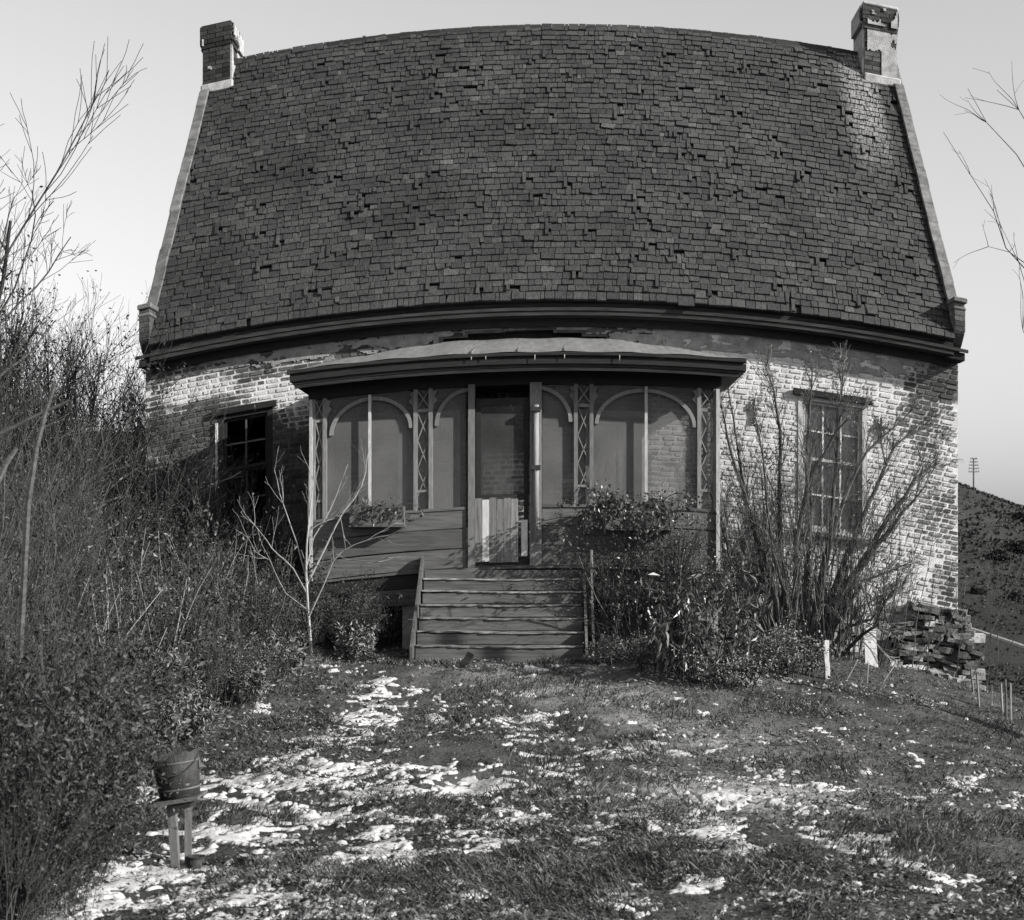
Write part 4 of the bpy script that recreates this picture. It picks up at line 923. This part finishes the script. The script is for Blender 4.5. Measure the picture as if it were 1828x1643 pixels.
for i, (x, y, s) in enumerate(((300, 1290, .8), (370, 1240, .8), (430, 1260, .6), (230, 1300, .9), (480, 1220, .7), (150, 1330, 1), (80, 1340, 1), (340, 1330, .6), (640, 1185, .6), (150, 1420, .9), (60, 1430, 1))):
    X_, Y_, _ = G(x, y); place(wdD, X_, Y_, float(RNG.uniform(0, 6.28)), s, 'sprawling weed with broad curled dead leaves among the dry stalks', 'broad-leaved dead weeds')
for i, (X_, Y_, s) in enumerate(((-5.2, -.9, .9), (-4.8, -.8, .85), (-4.4, -.7, .85), (-4.1, -1.0, .72), (-5.0, -1.4, .8), (-3.4, -1.2, .5))):
    place((thA, thB)[i % 2], X_, Y_, i * 1.7, s, 'bare twiggy shrub growing up against the left front wall and window', 'shrubs against the left front wall')
for i, (x, y, s) in enumerate(((20, 1480, 1.3), (90, 1500, 1.1), (120, 1490, .8), (40, 1560, 1.2), (110, 1590, .9), (10, 1630, 1.1), (70, 1420, 1.2), (130, 1370, .9))):
    X_, Y_, _ = G(x, y); place(lbA, X_, Y_, i * 1.1, s * .75, 'dark dense undergrowth bush in the hollow left of the bucket stand', 'undergrowth bushes in the hollow')
# near, out-of-focus brush at the left edge
L_NB = 'dark shrub with crossing sticks on the slope left of the bucket stand'
for i, (X_, Y_, s) in enumerate(((-3.1, -11.4, .42), (-3.5, -11.0, .55), (-3.0, -12.2, .42), (-3.9, -10.2, .6), (-2.85, -12.9, .36), (-3.4, -12.4, .5))):
    place((thB, thA)[i % 2], X_, Y_, i * 1.3, s, L_NB, 'shrubs by the bucket stand')

# --- bushes right of the steps
def leafy(seed, label, name, nst, h, leaf_n, size, aspect, droop, kids, spread=.8, base=.3, jit=.05, mats=('bark', 'twig', 'evergreen')):
    P = Plant(seed)
    for k in range(nst):
        a = P.r.uniform(0, 6.283); rr_ = base * math.sqrt(P.r.random())
        P.grow((rr_ * math.cos(a), rr_ * math.sin(a), -.05), (.6 * math.cos(a) * P.r.random(), .6 * math.sin(a) * P.r.random(), 1), h * P.r.uniform(.5, 1.05), .012, 0, kids, spread, .03, .1, .004, .5, 6)
    P.add_leaves(leaf_n, size, droop, jit, aspect, .9)
    return P.build(name, label, 'bush', (0, 0, -30), mats=mats, names=('stems', 'twigs', 'leaves'), sides=(4, 3))
b1 = leafy(51, 'dense twiggy bush with small dark leaves against the right half of the porch', 'porch_bush', 24, 1.75, 2, .04, .6, .1, [8, 6], .6, .45)
place(b1, 1.2, -2.5, .3, .95); place(b1, .85, -2.35, 2.0, .75, 'smaller twiggy bush with dark leaves crowding the right side of the steps')
place(b1, 1.75, -2.4, 4.0, .75, 'twiggy dark-leaved bush at the porch\'s right corner post')
b2 = leafy(52, 'bush with long glossy drooping leaves in front of the porch corner', 'broadleaf_bush', 14, 1.05, 7, .12, .28, .7, [5, 3], .6, .25, .06)
X_, Y_, _ = G(1245, 1215); place(b2, X_, Y_, 0, 1.0)
b3 = leafy(53, 'low trailing leafy shrub at the foot of the big bare shrub', 'ground_shrub', 24, .55, 3, .045, .6, .1, [7, 4], .9, .5, mats=('bark', 'twig', 'litter'))
for (x, y, s, lb) in ((1330, 1200, .85, None), (1410, 1200, .75, None), (1290, 1225, .7, None), (1360, 1180, .9, None), (1180, 1200, .7, None), (1110, 1180, .55, None)):
    X_, Y_, _ = G(x, y); place(b3, X_, Y_, float(RNG.uniform(0, 6)), s, 'low trailing leafy shrub between the steps and the big bare shrub', 'trailing shrubs along the house front')
# ivy on the right flower box, withered stems on the left one
t, a, b, z0, z1, yf = fb2
P = Plant(61)
for k in range(26):
    x = P.r.uniform(a - .1, b - .05); P.grow((x, yf + .08, z1 - .02), (P.r.normal(-.2, .5), -.6, .5), P.r.uniform(.35, .75), .006, 0, [4], .7, -.22, .15, .003, .5, 7)
P.add_leaves(16, .045, .6, .05, .6, .95)
P.build('ivy_plant', 'dark ivy spilling over the right flower box', 'ivy', ((a + b) / 2, yf + .1, z1 - .03), mats=('bark', 'twig', 'evergreen'), names=('stems', 'twigs', 'leaves'), sides=(4, 3), world=True)
t, a, b, z0, z1, yf = fb1
P = Plant(62)
for k in range(26):
    x = P.r.uniform(a + .05, b - .03); P.grow((x, yf + .08, z1 - .04), (P.r.normal(0, .5), -.4, .8), P.r.uniform(.12, .32), .005, 0, [2], .7, -.3, .2, .003, .5, 6)
P.add_leaves(5, .05, .8, .02, .5, .9)
P.build('withered_plant', 'withered drooping stems in the left flower box', 'plant', ((a + b) / 2, yf + .1, z1 - .05), mats=('bark', 'bark', 'evergreen'), names=('stems', 'twigs', 'leaves'), sides=(4, 3), world=True)

# --- bare trees
def tree(seed, h, r, kids, spread=.55, up=.03, ratio=.6, leaf=0, trunk_pts=None, n=8, t0=.3):
    P = Plant(seed); P.grow((0, 0, -.1), (P.r.normal(0, .05), P.r.normal(0, .05), 1), h, r, 0, kids, spread, up, .10, .006, ratio, n, 2, t0)
    if leaf: P.add_leaves(leaf, .06, 0, .05, .6, .5)
    return P
L_T = 'bare leaning tree with fine twigs rising out of the left thicket'
def put_tree(P, X_, Y_, label, rot=(0, 0, 0), group=None, mats=('twig', 'twig', 'leaf')):
    t_ = P.build('bare_tree', label, 'tree', (X_, Y_, float(H(X_, Y_)) - .05), group, mats=mats, names=('trunk', 'crown', 'leaves'), sides=(6, 3)); t_.rotation_euler = rot; return t_
put_tree(tree(71, 5.6, .04, [11, 7, 5], .5, .06, .5, 0), -5.75, -6.2, 'tall bare tree with upswept branches above the left thicket', (0, .03, .4))
put_tree(tree(72, 5.0, .045, [10, 7, 5], .6, .05, .5, 0), -6.7, -3.2, 'thin bare tree with many fine twigs behind the tall upswept one', (0, .05, 2))
put_tree(tree(73, 6.0, .08, [9, 7, 4], .8, .02, .5, 2), -7.4, 1.5, 'rounded twiggy tree showing above the brush left of the house', (0, .02, 1))
put_tree(tree(74, 6.2, .08, [9, 7, 4], .8, .02, .5, 2), -9.5, 5.5, 'bushy twiggy tree at the back of the left thicket', (0, 0, 3))
put_tree(tree(75, 4.6, .06, [9, 7, 4], .8, .02, .5, 2), -8.0, 10, 'far twiggy tree just past the left chimney wall', (0, 0, 5))
# near leaning pole-like trunk
P = Plant(76)
for pts, r in (([(50, 900), (65, 800), (80, 740), (97, 690)], .03), ([(-10, 780), (60, 745), (125, 715)], .02), ([(-20, 900), (10, 830), (30, 800)], .03)):
    Yn = -10.6; r = r * .75; w3 = np.array([(PX(x, y, Yn)[0], Yn, PX(x, y, Yn)[1]) for x, y in pts])
    if r > .012 and pts[0][0] > 0: w3 = np.vstack([[w3[0][0] - .12, Yn, float(H(w3[0][0], Yn)) - .1], w3])
    if pts[0][0] == -20: w3 = np.vstack([[w3[0][0] - .1, Yn, float(H(w3[0][0], Yn)) - .1], w3])
    P.line(w3, r, r * .7, 0)
P.build('leaning_sticks', 'pale broken leaning sticks crossing in front of the left thicket', 'sticks', (PX(50, 0, -10.6)[0], -10.6, float(H(-3.4, -10.6))), mats=('wood', 'twig', 'leaf'), names=('trunk', 'twigs', 'leaves'), world=True)
# tree outside the frame on the right, some of its boughs reach in
P = Plant(81); Yt = -6.0
gz = float(H(5.6, Yt)); P.line(np.array([(5.6, Yt, gz - .2), (5.55, Yt, 1.2), (5.45, Yt, 3), (5.35, Yt, 4.6), (5.3, Yt, 6.5)]), .11, .03, 0)
for pts in ([(1835, 480), (1800, 440), (1770, 380), (1735, 310), (1690, 230)], [(1840, 470), (1810, 445), (1765, 440)], [(1850, 330), (1810, 280), (1770, 210), (1735, 150)], [(1850, 260), (1815, 200), (1780, 160)], [(1850, 640), (1825, 590), (1815, 540)], [(1850, 600), (1815, 470), (1800, 400)]):
    w3 = np.array([(5.45, Yt, PX(0, pts[0][1] + 60, Yt)[1])] + [(PX(x, y, Yt)[0], Yt + P.r.normal(0, .1), PX(x, y, Yt)[1]) for x, y in pts]); a_, b_ = w3[0].copy(), w3[1]; a_[2] -= .35; mid = [a_ + (b_ - a_) * t_ + np.array([0, .08 * math.sin(t_ * 7), -.10 * math.sin(t_ * 3.14) + .03 * math.sin(t_ * 11)]) for t_ in (.25, .5, .75)]; w3 = np.vstack([[a_], mid, w3[1:]]); P.line(w3, .011, .0025, 1)
    for k in range(3):
        i = int(P.r.integers(5, len(w3))); P.grow(w3[i], w3[i] - w3[i - 1] + P.r.normal(0, .12, 3), P.r.uniform(.25, .6), .004, 1, [0, 1], .7, .03, .1, .003, .5, 5)
P.build('bare_tree', 'bare tree beside the slope on the right, its thin boughs against the sky', 'tree', (5.6, Yt, gz), mats=('bark', 'bark', 'leaf'), names=('trunk', 'crown', 'leaves'), world=True)

# ------------------------------------------------------------------ bucket on its stand
bx, by, bz = G(322, 1553); s_ = FPX / (by + 21)
zt = bz + 125 / s_      # table board height
st = thing('bucket_stand', 'crooked little wooden post stand with tilted board top', 'stand', (bx, by, bz))
MB().bar((bx - .02, by, bz - .1), (bx - .055, by, zt - .02), .055, .05).build('post', M['woodv'], st); MB().bar((bx + .03, by + .08, bz - .1), (bx + .035, by + .06, zt - .02), .045, .04).build('post', M['woodv'], st)
R = Matrix.Translation((bx - .015, by + .02, zt)) @ Matrix.Rotation(math.radians(-9), 4, 'Y')
MB().box(-.155, .15, -.13, .13, -.012, .012, M=R).build('board', M['wood'], st); MB().box(-.02, .09, -.11, .11, -.05, -.013, M=R).build('cleat', M['dark_wood'], st)
bk = thing('bucket', 'dark old bucket with broken rim standing tilted on the post stand', 'bucket', (bx - .01, by + .02, zt + .015))
Rb = Matrix.Translation((bx - .005, by + .02, zt + .013)) @ Matrix.Rotation(math.radians(-7), 4, 'Y')
def ring(r, z, n=28, cut=0): return [Rb @ Vector((r * math.cos(2 * math.pi * k / n), r * math.sin(2 * math.pi * k / n), z - (cut * max(0, math.cos(2 * math.pi * k / n - 3.6)) + .008 * math.sin(k * 2.3) * (cut > 0)))) for k in range(n)]
prof = [(.002, .0, 0), (.122, 0, 0), (.147, .285, .045), (.141, .285, .045), (.116, .015, 0), (.002, .012, 0)]
V = [tuple(v) for (r, z, c_) in prof for v in ring(r, z, 28, c_)]; Fb = [[i * 28 + k, i * 28 + (k + 1) % 28, (i + 1) * 28 + (k + 1) % 28, (i + 1) * 28 + k] for i in range(5) for k in range(28)]
MB().add(V, Fb).build('body', M['bucket'], bk, smooth=True)
for z, r in ((.05, .1275), (.215, .142)):
    V = [tuple(v) for (rr2, zz) in ((r, z), (r + .004, z + .001), (r + .0045, z + .011), (r + .001, z + .012)) for v in ring(rr2, zz)]
    MB().add(V, [[i * 28 + k, i * 28 + (k + 1) % 28, (i + 1) * 28 + (k + 1) % 28, (i + 1) * 28 + k] for i in range(3) for k in range(28)]).build('hoop', M['hoop'], bk, smooth=True)
MB().add([tuple(Rb @ Vector(v)) for v in ((.143, -.02, .17), (.143, .02, .17), (.185, 0, .165), (.146, -.02, .215), (.146, .02, .215), (.15, 0, .2))], [[0, 1, 2], [3, 5, 4], [0, 2, 5, 3], [1, 4, 5, 2], [0, 3, 4, 1]]).build('ear', M['hoop'], bk)
hp = [Rb @ Vector((.147 * math.cos(t_), -.10 * math.sin(t_) - .06 * math.sin(t_), .27 - .12 * math.sin(t_))) for t_ in np.linspace(0, math.pi, 12)]
MB().tube(hp, .0045, 6).build('bail_handle', M['iron'], bk)
px_, py_, pz_ = G(350, 1550)
pot = thing('rusty_can', 'small dark rusty can half sunk in the snow beside the bucket stand', 'can', (px_, py_, pz_))
V = [(px_ + r * math.cos(2 * math.pi * k / 16), py_ + r * math.sin(2 * math.pi * k / 16), pz_ + z) for r, z in ((.05, -.04), (.055, .07), (.05, .07), (.045, 0), (.001, 0)) for k in range(16)]
MB().add(V, [[i * 16 + k, i * 16 + (k + 1) % 16, (i + 1) * 16 + (k + 1) % 16, (i + 1) * 16 + k] for i in range(4) for k in range(16)]).build('can_body', M['iron'], pot, smooth=True)
MB().add([(px_ + r * math.cos(2 * math.pi * k / 16), py_ + r * math.sin(2 * math.pi * k / 16), pz_ + z) for r, z in ((.055, .06), (.06, .062), (.06, .072), (.055, .074)) for k in range(16)], [[i * 16 + k, i * 16 + (k + 1) % 16, (i + 1) * 16 + (k + 1) % 16, (i + 1) * 16 + k] for i in range(3) for k in range(16)]).build('rim', M['iron'], pot)

# ------------------------------------------------------------------ boards, pickets, rail and stakes by the house's right end
def plank(name, label, cat, p, q, wd, th_, mat, yaw=0, group=None):
    p, q = Vector(p), Vector(q); m = MB(); d = q - p; L_ = d.length; R = d.to_track_quat('Z', 'Y').to_matrix().to_4x4() @ Matrix.Rotation(yaw, 4, 'Z'); R.translation = Vector((0, 0, 0)); n_ = 5
    V = []
    for i in range(n_ + 1):
        z = L_ * i / n_; b = .012 * math.sin(i * 1.3) * min(wd / .16, 1)
        for (x, y) in ((-wd / 2, -th_ / 2), (wd / 2, -th_ / 2), (wd / 2, th_ / 2), (-wd / 2, th_ / 2)): V.append(tuple(R @ Vector((x * (1 - .06 * (i % 2)), y + b, z + (.02 * (x > 0) if i == n_ else 0)))))
    m.add(V, [[4 * i + k, 4 * i + (k + 1) % 4, 4 * i + 4 + (k + 1) % 4, 4 * i + 4 + k] for i in range(n_) for k in range(4)] + [[3, 2, 1, 0], [4 * n_ + k for k in range(4)]])
    o = m.build(name, M[mat], None, bevel=.003); o.location = p; LOC[o.name] = p; return tag(o, label, cat, group)
x0_, y0_, z0_ = G(1556, 1188); X1, Z1 = PX(1546, 1042, y0_ + .35); plank('leaning_board', 'wide white board leaning against the stone foundation', 'board', (x0_, y0_, z0_ - .04), (X1, y0_ + .35, Z1), .16, .022, 'paint')
x0_, y0_, z0_ = G(1476, 1212); X1, Z1 = PX(1475, 1146, y0_); plank('picket', 'short white picket post standing before the stone foundation', 'post', (x0_, y0_, z0_ - .05), (X1, y0_, Z1), .075, .05, 'paint')
x0_, y0_, z0_ = G(1305, 1196); X1, Z1 = PX(1316, 1095, y0_); plank('picket', 'grey leaning stake beside the trailing shrubs', 'post', (x0_, y0_, z0_ - .05), (X1, y0_ + .05, Z1), .06, .05, 'woodv')
x0_, y0_, z0_ = G(1060, 1150); X1, Z1 = PX(1056, 985, -2.62); plank('thin_pole', 'thin upright pole at the right edge of the wooden steps', 'pole', (X1 + .02, -2.62, float(H(X1, -2.62)) - .05), (X1, -2.62, Z1), .03, .03, 'woodv')
x0_, y0_, z0_ = G(935, 1199); plank('scrap_board', 'pale scrap of board lying flat on the path below the steps', 'board', (x0_, y0_, z0_ + .03), (x0_ + .27, y0_ + .03, float(H(x0_ + .27, y0_ + .03)) + .03), .07, .025, 'paint', 1.57)
x0_, y0_, z0_ = G(825, 1192); plank('broken_board', 'dark broken board end leaning on the lowest step', 'board', (x0_, y0_ - .02, z0_ - .01), (x0_ + .09, y0_ + .06, z0_ + .14), .1, .02, 'dark_wood', .4)
Yr = 1.5; a = PX(1716, 1118, Yr); b = PX(1832, 1162, Yr - 1.2)
ra = (a[0], Yr, a[1]); rb = (b[0] + .6, Yr - 1.8, b[1] - .25)
m = MB(); m.tube([Vector(ra) - Vector(ra), Vector(ra).lerp(Vector(rb), .5) - Vector(ra) + Vector((0, 0, .03)), Vector(rb) - Vector(ra)], [.032, .036, .045], 7)
o = m.build('fence_rail', M['pale_bark']); o.location = ra; tag(o, 'pale fallen fence rail sloping down beyond the house corner', 'rail')
for i, (x, y0p, y1p) in enumerate(((1738, 1240, 1195), (1748, 1262, 1205), (1790, 1275, 1222), (1797, 1290, 1215), (1805, 1292, 1222), (1770, 1260, 1225))):
    X_, Y_, Z_ = G(x, y0p); X1, Z1 = PX(x - 4 + i, y1p, Y_)
    plank('garden_stake', 'thin pale stake stuck in the grass below the foundation corner', 'stake', (X_, Y_, Z_ - .04), (X1, Y_ + .02, Z1), .018, .018, 'woodv', 0, 'stakes below the foundation corner')
# short stalks in front of the foundation
for i, (x, y0p, x1, y1p) in enumerate(((1510, 1215, 1530, 1180), (1548, 1220, 1550, 1182), (1575, 1218, 1600, 1182), (1325, 1150, 1300, 1195))):
    X_, Y_, Z_ = G(x, y0p); X1, Z1 = PX(x1, y1p, Y_); plank('dry_stalk', 'short dry stalk leaning in the grass before the foundation', 'stalk', (X_, Y_, Z_ - .02), (X1, Y_, Z1), .014, .014, 'pale_bark', 0, 'stalks before the foundation')

# ------------------------------------------------------------------ far hill: telegraph pole, dark shrubs
Yh = 279.0; X_ = (1738 - PX0) * 300 / FPX; gz = float(H(X_, Yh)); ztop = CAM[2] + (PY0 - 818) * 300 / FPX
tp = thing('telegraph_pole', 'telegraph pole with five crossarms on the far hilltop', 'pole', (X_, Yh, gz))
MB().tube([(X_, Yh, gz - .5), (X_, Yh, ztop)], [.16, .11], 8).build('pole', M['bark'], tp)
for k in range(5):
    z = ztop - .15 - k * .62; hw_ = .62 + .12 * k if k < 4 else 1.0
    ca = MB().box(X_ - hw_, X_ + hw_, Yh - .18, Yh - .06, z - .07, z + .07).build('crossarm', M['bark'], tp)
    for u in (-.9, -.45, .45, .9): MB().tube([(X_ + u * hw_, Yh - .12, z + .07), (X_ + u * hw_, Yh - .12, z + .26)], [.06, .04], 6).build('insulator', M['iron'], ca)
P = Plant(91)
for k in range(14):
    a = P.r.uniform(0, 6.28); P.grow((.3 * math.cos(a), .3 * math.sin(a), -.2), (math.cos(a) * .8, math.sin(a) * .8, 1), 2.4 * P.r.uniform(.6, 1), .08, 0, [6, 4], .8, .03, .12, .02, .6, 6)
P.add_leaves(10, .5, 0, .25, .7, 1)
hs = P.build('hill_shrub', 'dark round shrub on the far hillside', 'shrub', (0, 0, -30), mats=('far', 'far', 'far'), names=('stems', 'twigs', 'leaves'), sides=(4, 3))
for (x, y, s) in ((1787, 1000, 1.0), (1818, 985, 1.0), (1745, 1060, .6), (1765, 880, .45), (1822, 930, .8), (1720, 1100, .9), (1815, 1070, .8)):
    d = np.arange(60, 300, .5); Xs = (x - PX0) * d / FPX; Zs = CAM[2] + (PY0 - y) * d / FPX; k = int(np.argmax(Zs <= H(Xs, d - 21))); 
    place(hs, float(Xs[k]), float(d[k] - 21), x, s * max(d[k], 60) / 300, 'dark round shrub on the far hillside', 'shrubs on the far hillside', .5 * s)

rr_ = np.random.default_rng(77); n = 9000; fx_ = rr_.uniform(1640, 1860, n); d = rr_.uniform(60, 305, n); FX = (fx_ - PX0) * d / FPX; FY = d - 21; FZ_ = H(FX, FY); kp = fbm(FX * .05, FY * .05, 3) + rr_.normal(0, .10, n) > .55; FX, FY, FZ_, d = FX[kp], FY[kp], FZ_[kp], d[kp]; n = len(FX)
S = (rr_.uniform(.15, .5, n) * d / 200)[:, None]; P0 = np.stack([FX, FY, FZ_], -1); V = []
for k in range(3):
    a = rr_.normal(0, 1, (n, 3)); a[:, 2] = np.abs(a[:, 2]) + .3; a /= np.linalg.norm(a, axis=1)[:, None]; b = np.cross(a, rr_.normal(0, 1, (n, 3))); b /= np.linalg.norm(b, axis=1)[:, None]
    V.append(np.stack([P0 - a * S * .1, P0 + a * S * .6 + b * S * .5, P0 + a * S, P0 + a * S * .5 - b * S * .5], 1))
V = np.concatenate(V).reshape(-1, 3); i = np.arange(3 * n)[:, None] * 4
tag(link('hillside_brush', fast_mesh('hillside_brush', V, np.concatenate([i + np.array([[0, 1, 2]]), i + np.array([[0, 2, 3]])])), M['far']), 'low rough brush covering the far hillside', 'brush', kind='stuff')

# ------------------------------------------------------------------ snow, grass, fallen leaves
cs = .015
sxs = np.arange(-4.8, 4.2, cs); sys_ = np.arange(-13.6, -3.8, cs); SX, SY = np.meshgrid(sxs, sys_); SZ = H(SX, SY); qx, qy = to_px(SX, SY, SZ)
dens = np.zeros_like(SX)
for (cx, cy, s1, s2, an, am) in ((690, 1225, 60, 22, -20, .7), (610, 1300, 110, 40, -25, .75), (520, 1370, 150, 45, -20, 1), (690, 1390, 110, 50, 0, .85), (600, 1440, 120, 40, -10, .7), (700, 1510, 50, 90, 0, .9), (440, 1470, 110, 40, -15, .9), (230, 1570, 130, 45, -25, 1), (470, 1590, 160, 50, -10, .9), (900, 1300, 160, 35, 5, .55), (860, 1430, 160, 60, 0, .6), (1020, 1510, 120, 50, 10, .5), (1010, 1390, 60, 25, 0, .7),
        (1300, 1505, 105, 22, 28, 1.1), (1160, 1465, 45, 22, 40, 1), (1235, 1570, 70, 18, 14, 1.1), (1480, 1500, 60, 12, 22, 1), (1560, 1500, 40, 14, 15, .9), (1620, 1545, 60, 9, 22, 1), (1480, 1570, 40, 10, 10, .9), (1420, 1600, 60, 14, 0, .8), (840, 1590, 90, 40, 0, .55), (1120, 1620, 70, 20, 10, .6), (470, 1265, 22, 12, 0, 1), (870, 1620, 90, 30, 0, .5), (1250, 1420, 130, 14, 3, .8), (1400, 1440, 90, 10, 5, .8), (600, 1620, 150, 30, 0, .8)):
    dens = np.maximum(dens, am * ellipse(qx, qy, cx, cy, s1 * 1.25, s2 * 1.3, an))
dens = np.maximum(dens, .40 * ellipse(qx, qy, 850, 1440, 650, 170, 0)) * (1 - .12 * ellipse(qx, qy, 560, 1380, 200, 80, -20))
u_, v_ = SX + .35 * SY, SY - .28 * SX; f = fbm(u_ * 2.6, v_ * 3.8, 101, 5) * .36 + .64 * fbm(u_ * 6.5, v_ * 12, 131, 5); f = f + .10 * (SZ - H(SX, SY, False)) / -.05
ms = dens * .31 + f - .708 + .46 * (fbm(SX * 20, SY * 30, 171, 3) - .5); keep = ms > 0
vidx = -np.ones((SX.shape[0] + 1, SX.shape[1] + 1), int); pad = np.pad(keep, 1); cv = pad[:-1, :-1] | pad[1:, :-1] | pad[:-1, 1:] | pad[1:, 1:]
vidx[cv] = np.arange(cv.sum()); vy, vx = np.nonzero(cv); full = pad[:-1, :-1] & pad[1:, :-1] & pad[:-1, 1:] & pad[1:, 1:]
WX = -4.8 + vx * cs - cs / 2 + RNG.uniform(-.005, .005, len(vx)); WY = -13.6 + vy * cs - cs / 2 + RNG.uniform(-.005, .005, len(vx))
dep = np.where(full[vy, vx], .010 + .014 * vnoise(WX * 7, WY * 7, 5), -.004)
i_, j_ = np.nonzero(keep); FS = np.stack([vidx[i_, j_], vidx[i_, j_ + 1], vidx[i_ + 1, j_ + 1], vidx[i_ + 1, j_]], -1)
me = fast_mesh('snow', np.stack([WX, WY, H(WX, WY) + dep], -1), FS); me.polygons.foreach_set('use_smooth', [True] * len(me.polygons))
tag(link('snow', me, M['snow']), 'thin melting snow patches scattered over the lawn', 'snow', kind='stuff')

def scatter(n, seed):
    r = np.random.default_rng(seed); X_ = []; Y_ = []; tot = 0
    while tot < n:
        x = r.uniform(-150, 2150, n); y = r.uniform(1130, 1700, n); d = 17.5 - (y - 1180) * (9 / 463)
        for _ in range(4): Xc = (x - PX0) * d / FPX; d = (CAM[2] - H(Xc, d + CAM[1], False)) * FPX / np.maximum(y - PY0, 60)
        Y0 = d + CAM[1]; ok = (d > 7.5) & (d < 24) & (r.random(n) < np.clip((d / 15) ** 1.2 , .25, 1)) & ~((Xc > -HW) & (Xc < HW) & (Y0 > -.1)) & ~((Xc > -1.6) & (Xc < .42) & (Y0 > -3.55))
        X_.append(Xc[ok]); Y_.append(Y0[ok]); tot += int(ok.sum())
    return np.concatenate(X_)[:n], np.concatenate(Y_)[:n], r
n = 265000; GX, GY, r = scatter(n, 5); qx, qy = to_px(GX, GY, H(GX, GY))
lush = fbm(GX * 1.3, GY * 1.3, 77); barev = ellipse(qx, qy, 1310, 1422, 230, 30, 3)
ks = (r.random(n) > barev * .92); ks &= r.random(n) < .35 + lush
GX, GY, lush = GX[ks], GY[ks], lush[ks]; n = len(GX); GZ = H(GX, GY) - .004
hgt = (.012 + .06 * r.random(n) ** 2.5) * (.35 + 3.2 * np.clip(lush - .32, 0, 1)); an = r.uniform(0, 6.283, n) * .6 + fbm(GX * .8, GY * .8, 8) * 6; ln = r.uniform(.6, 2.6, n) * hgt; wd = r.uniform(.0022, .006, n)
dx, dy = np.cos(an), np.sin(an); sa = r.uniform(0, 6.283, n); ox, oy = np.cos(sa) * wd, np.sin(sa) * wd
V = np.stack([np.stack([GX - ox, GY - oy, GZ], -1), np.stack([GX + ox, GY + oy, GZ], -1), np.stack([GX + dx * ln * .4 + ox * .8, GY + dy * ln * .4 + oy * .8, GZ + hgt * .75], -1), np.stack([GX + dx * ln * .4 - ox * .8, GY + dy * ln * .4 - oy * .8, GZ + hgt * .75], -1), np.stack([GX + dx * ln, GY + dy * ln, GZ + hgt * r.uniform(.5, 1.1, n)], -1)], 1).reshape(-1, 3)
i = np.arange(n)[:, None] * 5; FT = np.concatenate([i + np.array([[0, 1, 2]]), i + np.array([[0, 2, 3]]), i + np.array([[3, 2, 4]])])
tag(link('grass', fast_mesh('grass', V, FT), M['grass']), 'short matted dead grass on the lawn', 'grass', kind='stuff')
n = 38000; LX, LY, r = scatter(n, 15); kl = r.random(n) < sstep(.3, .62, fbm(LX * 1.2, LY * 1.2, 211)); LX, LY = LX[kl], LY[kl]; n = len(LX); LZ = H(LX, LY) + .012 + r.uniform(0, .03, n); S = r.uniform(.015, .05, n)[:, None]
a = r.normal(0, 1, (n, 3)); a[:, 2] *= .35; a /= np.linalg.norm(a, axis=1)[:, None]; b = np.cross(a, np.array([0, 0, 1.0]) + r.normal(0, .4, (n, 3))); b /= np.linalg.norm(b, axis=1)[:, None]; c_ = np.cross(a, b); P0 = np.stack([LX, LY, LZ], -1)
V = np.stack([P0 - a * S * .5, P0 + b * S * .35 + c_ * S * .15, P0 + a * S * .5, P0 - b * S * .35 + c_ * S * .15], 1).reshape(-1, 3); i = np.arange(n)[:, None] * 4
tag(link('fallen_leaves', fast_mesh('fallen_leaves', V, np.concatenate([i + np.array([[0, 1, 2]]), i + np.array([[0, 2, 3]])])), M['litter']), 'dry fallen leaves strewn over the lawn', 'leaves', kind='stuff')
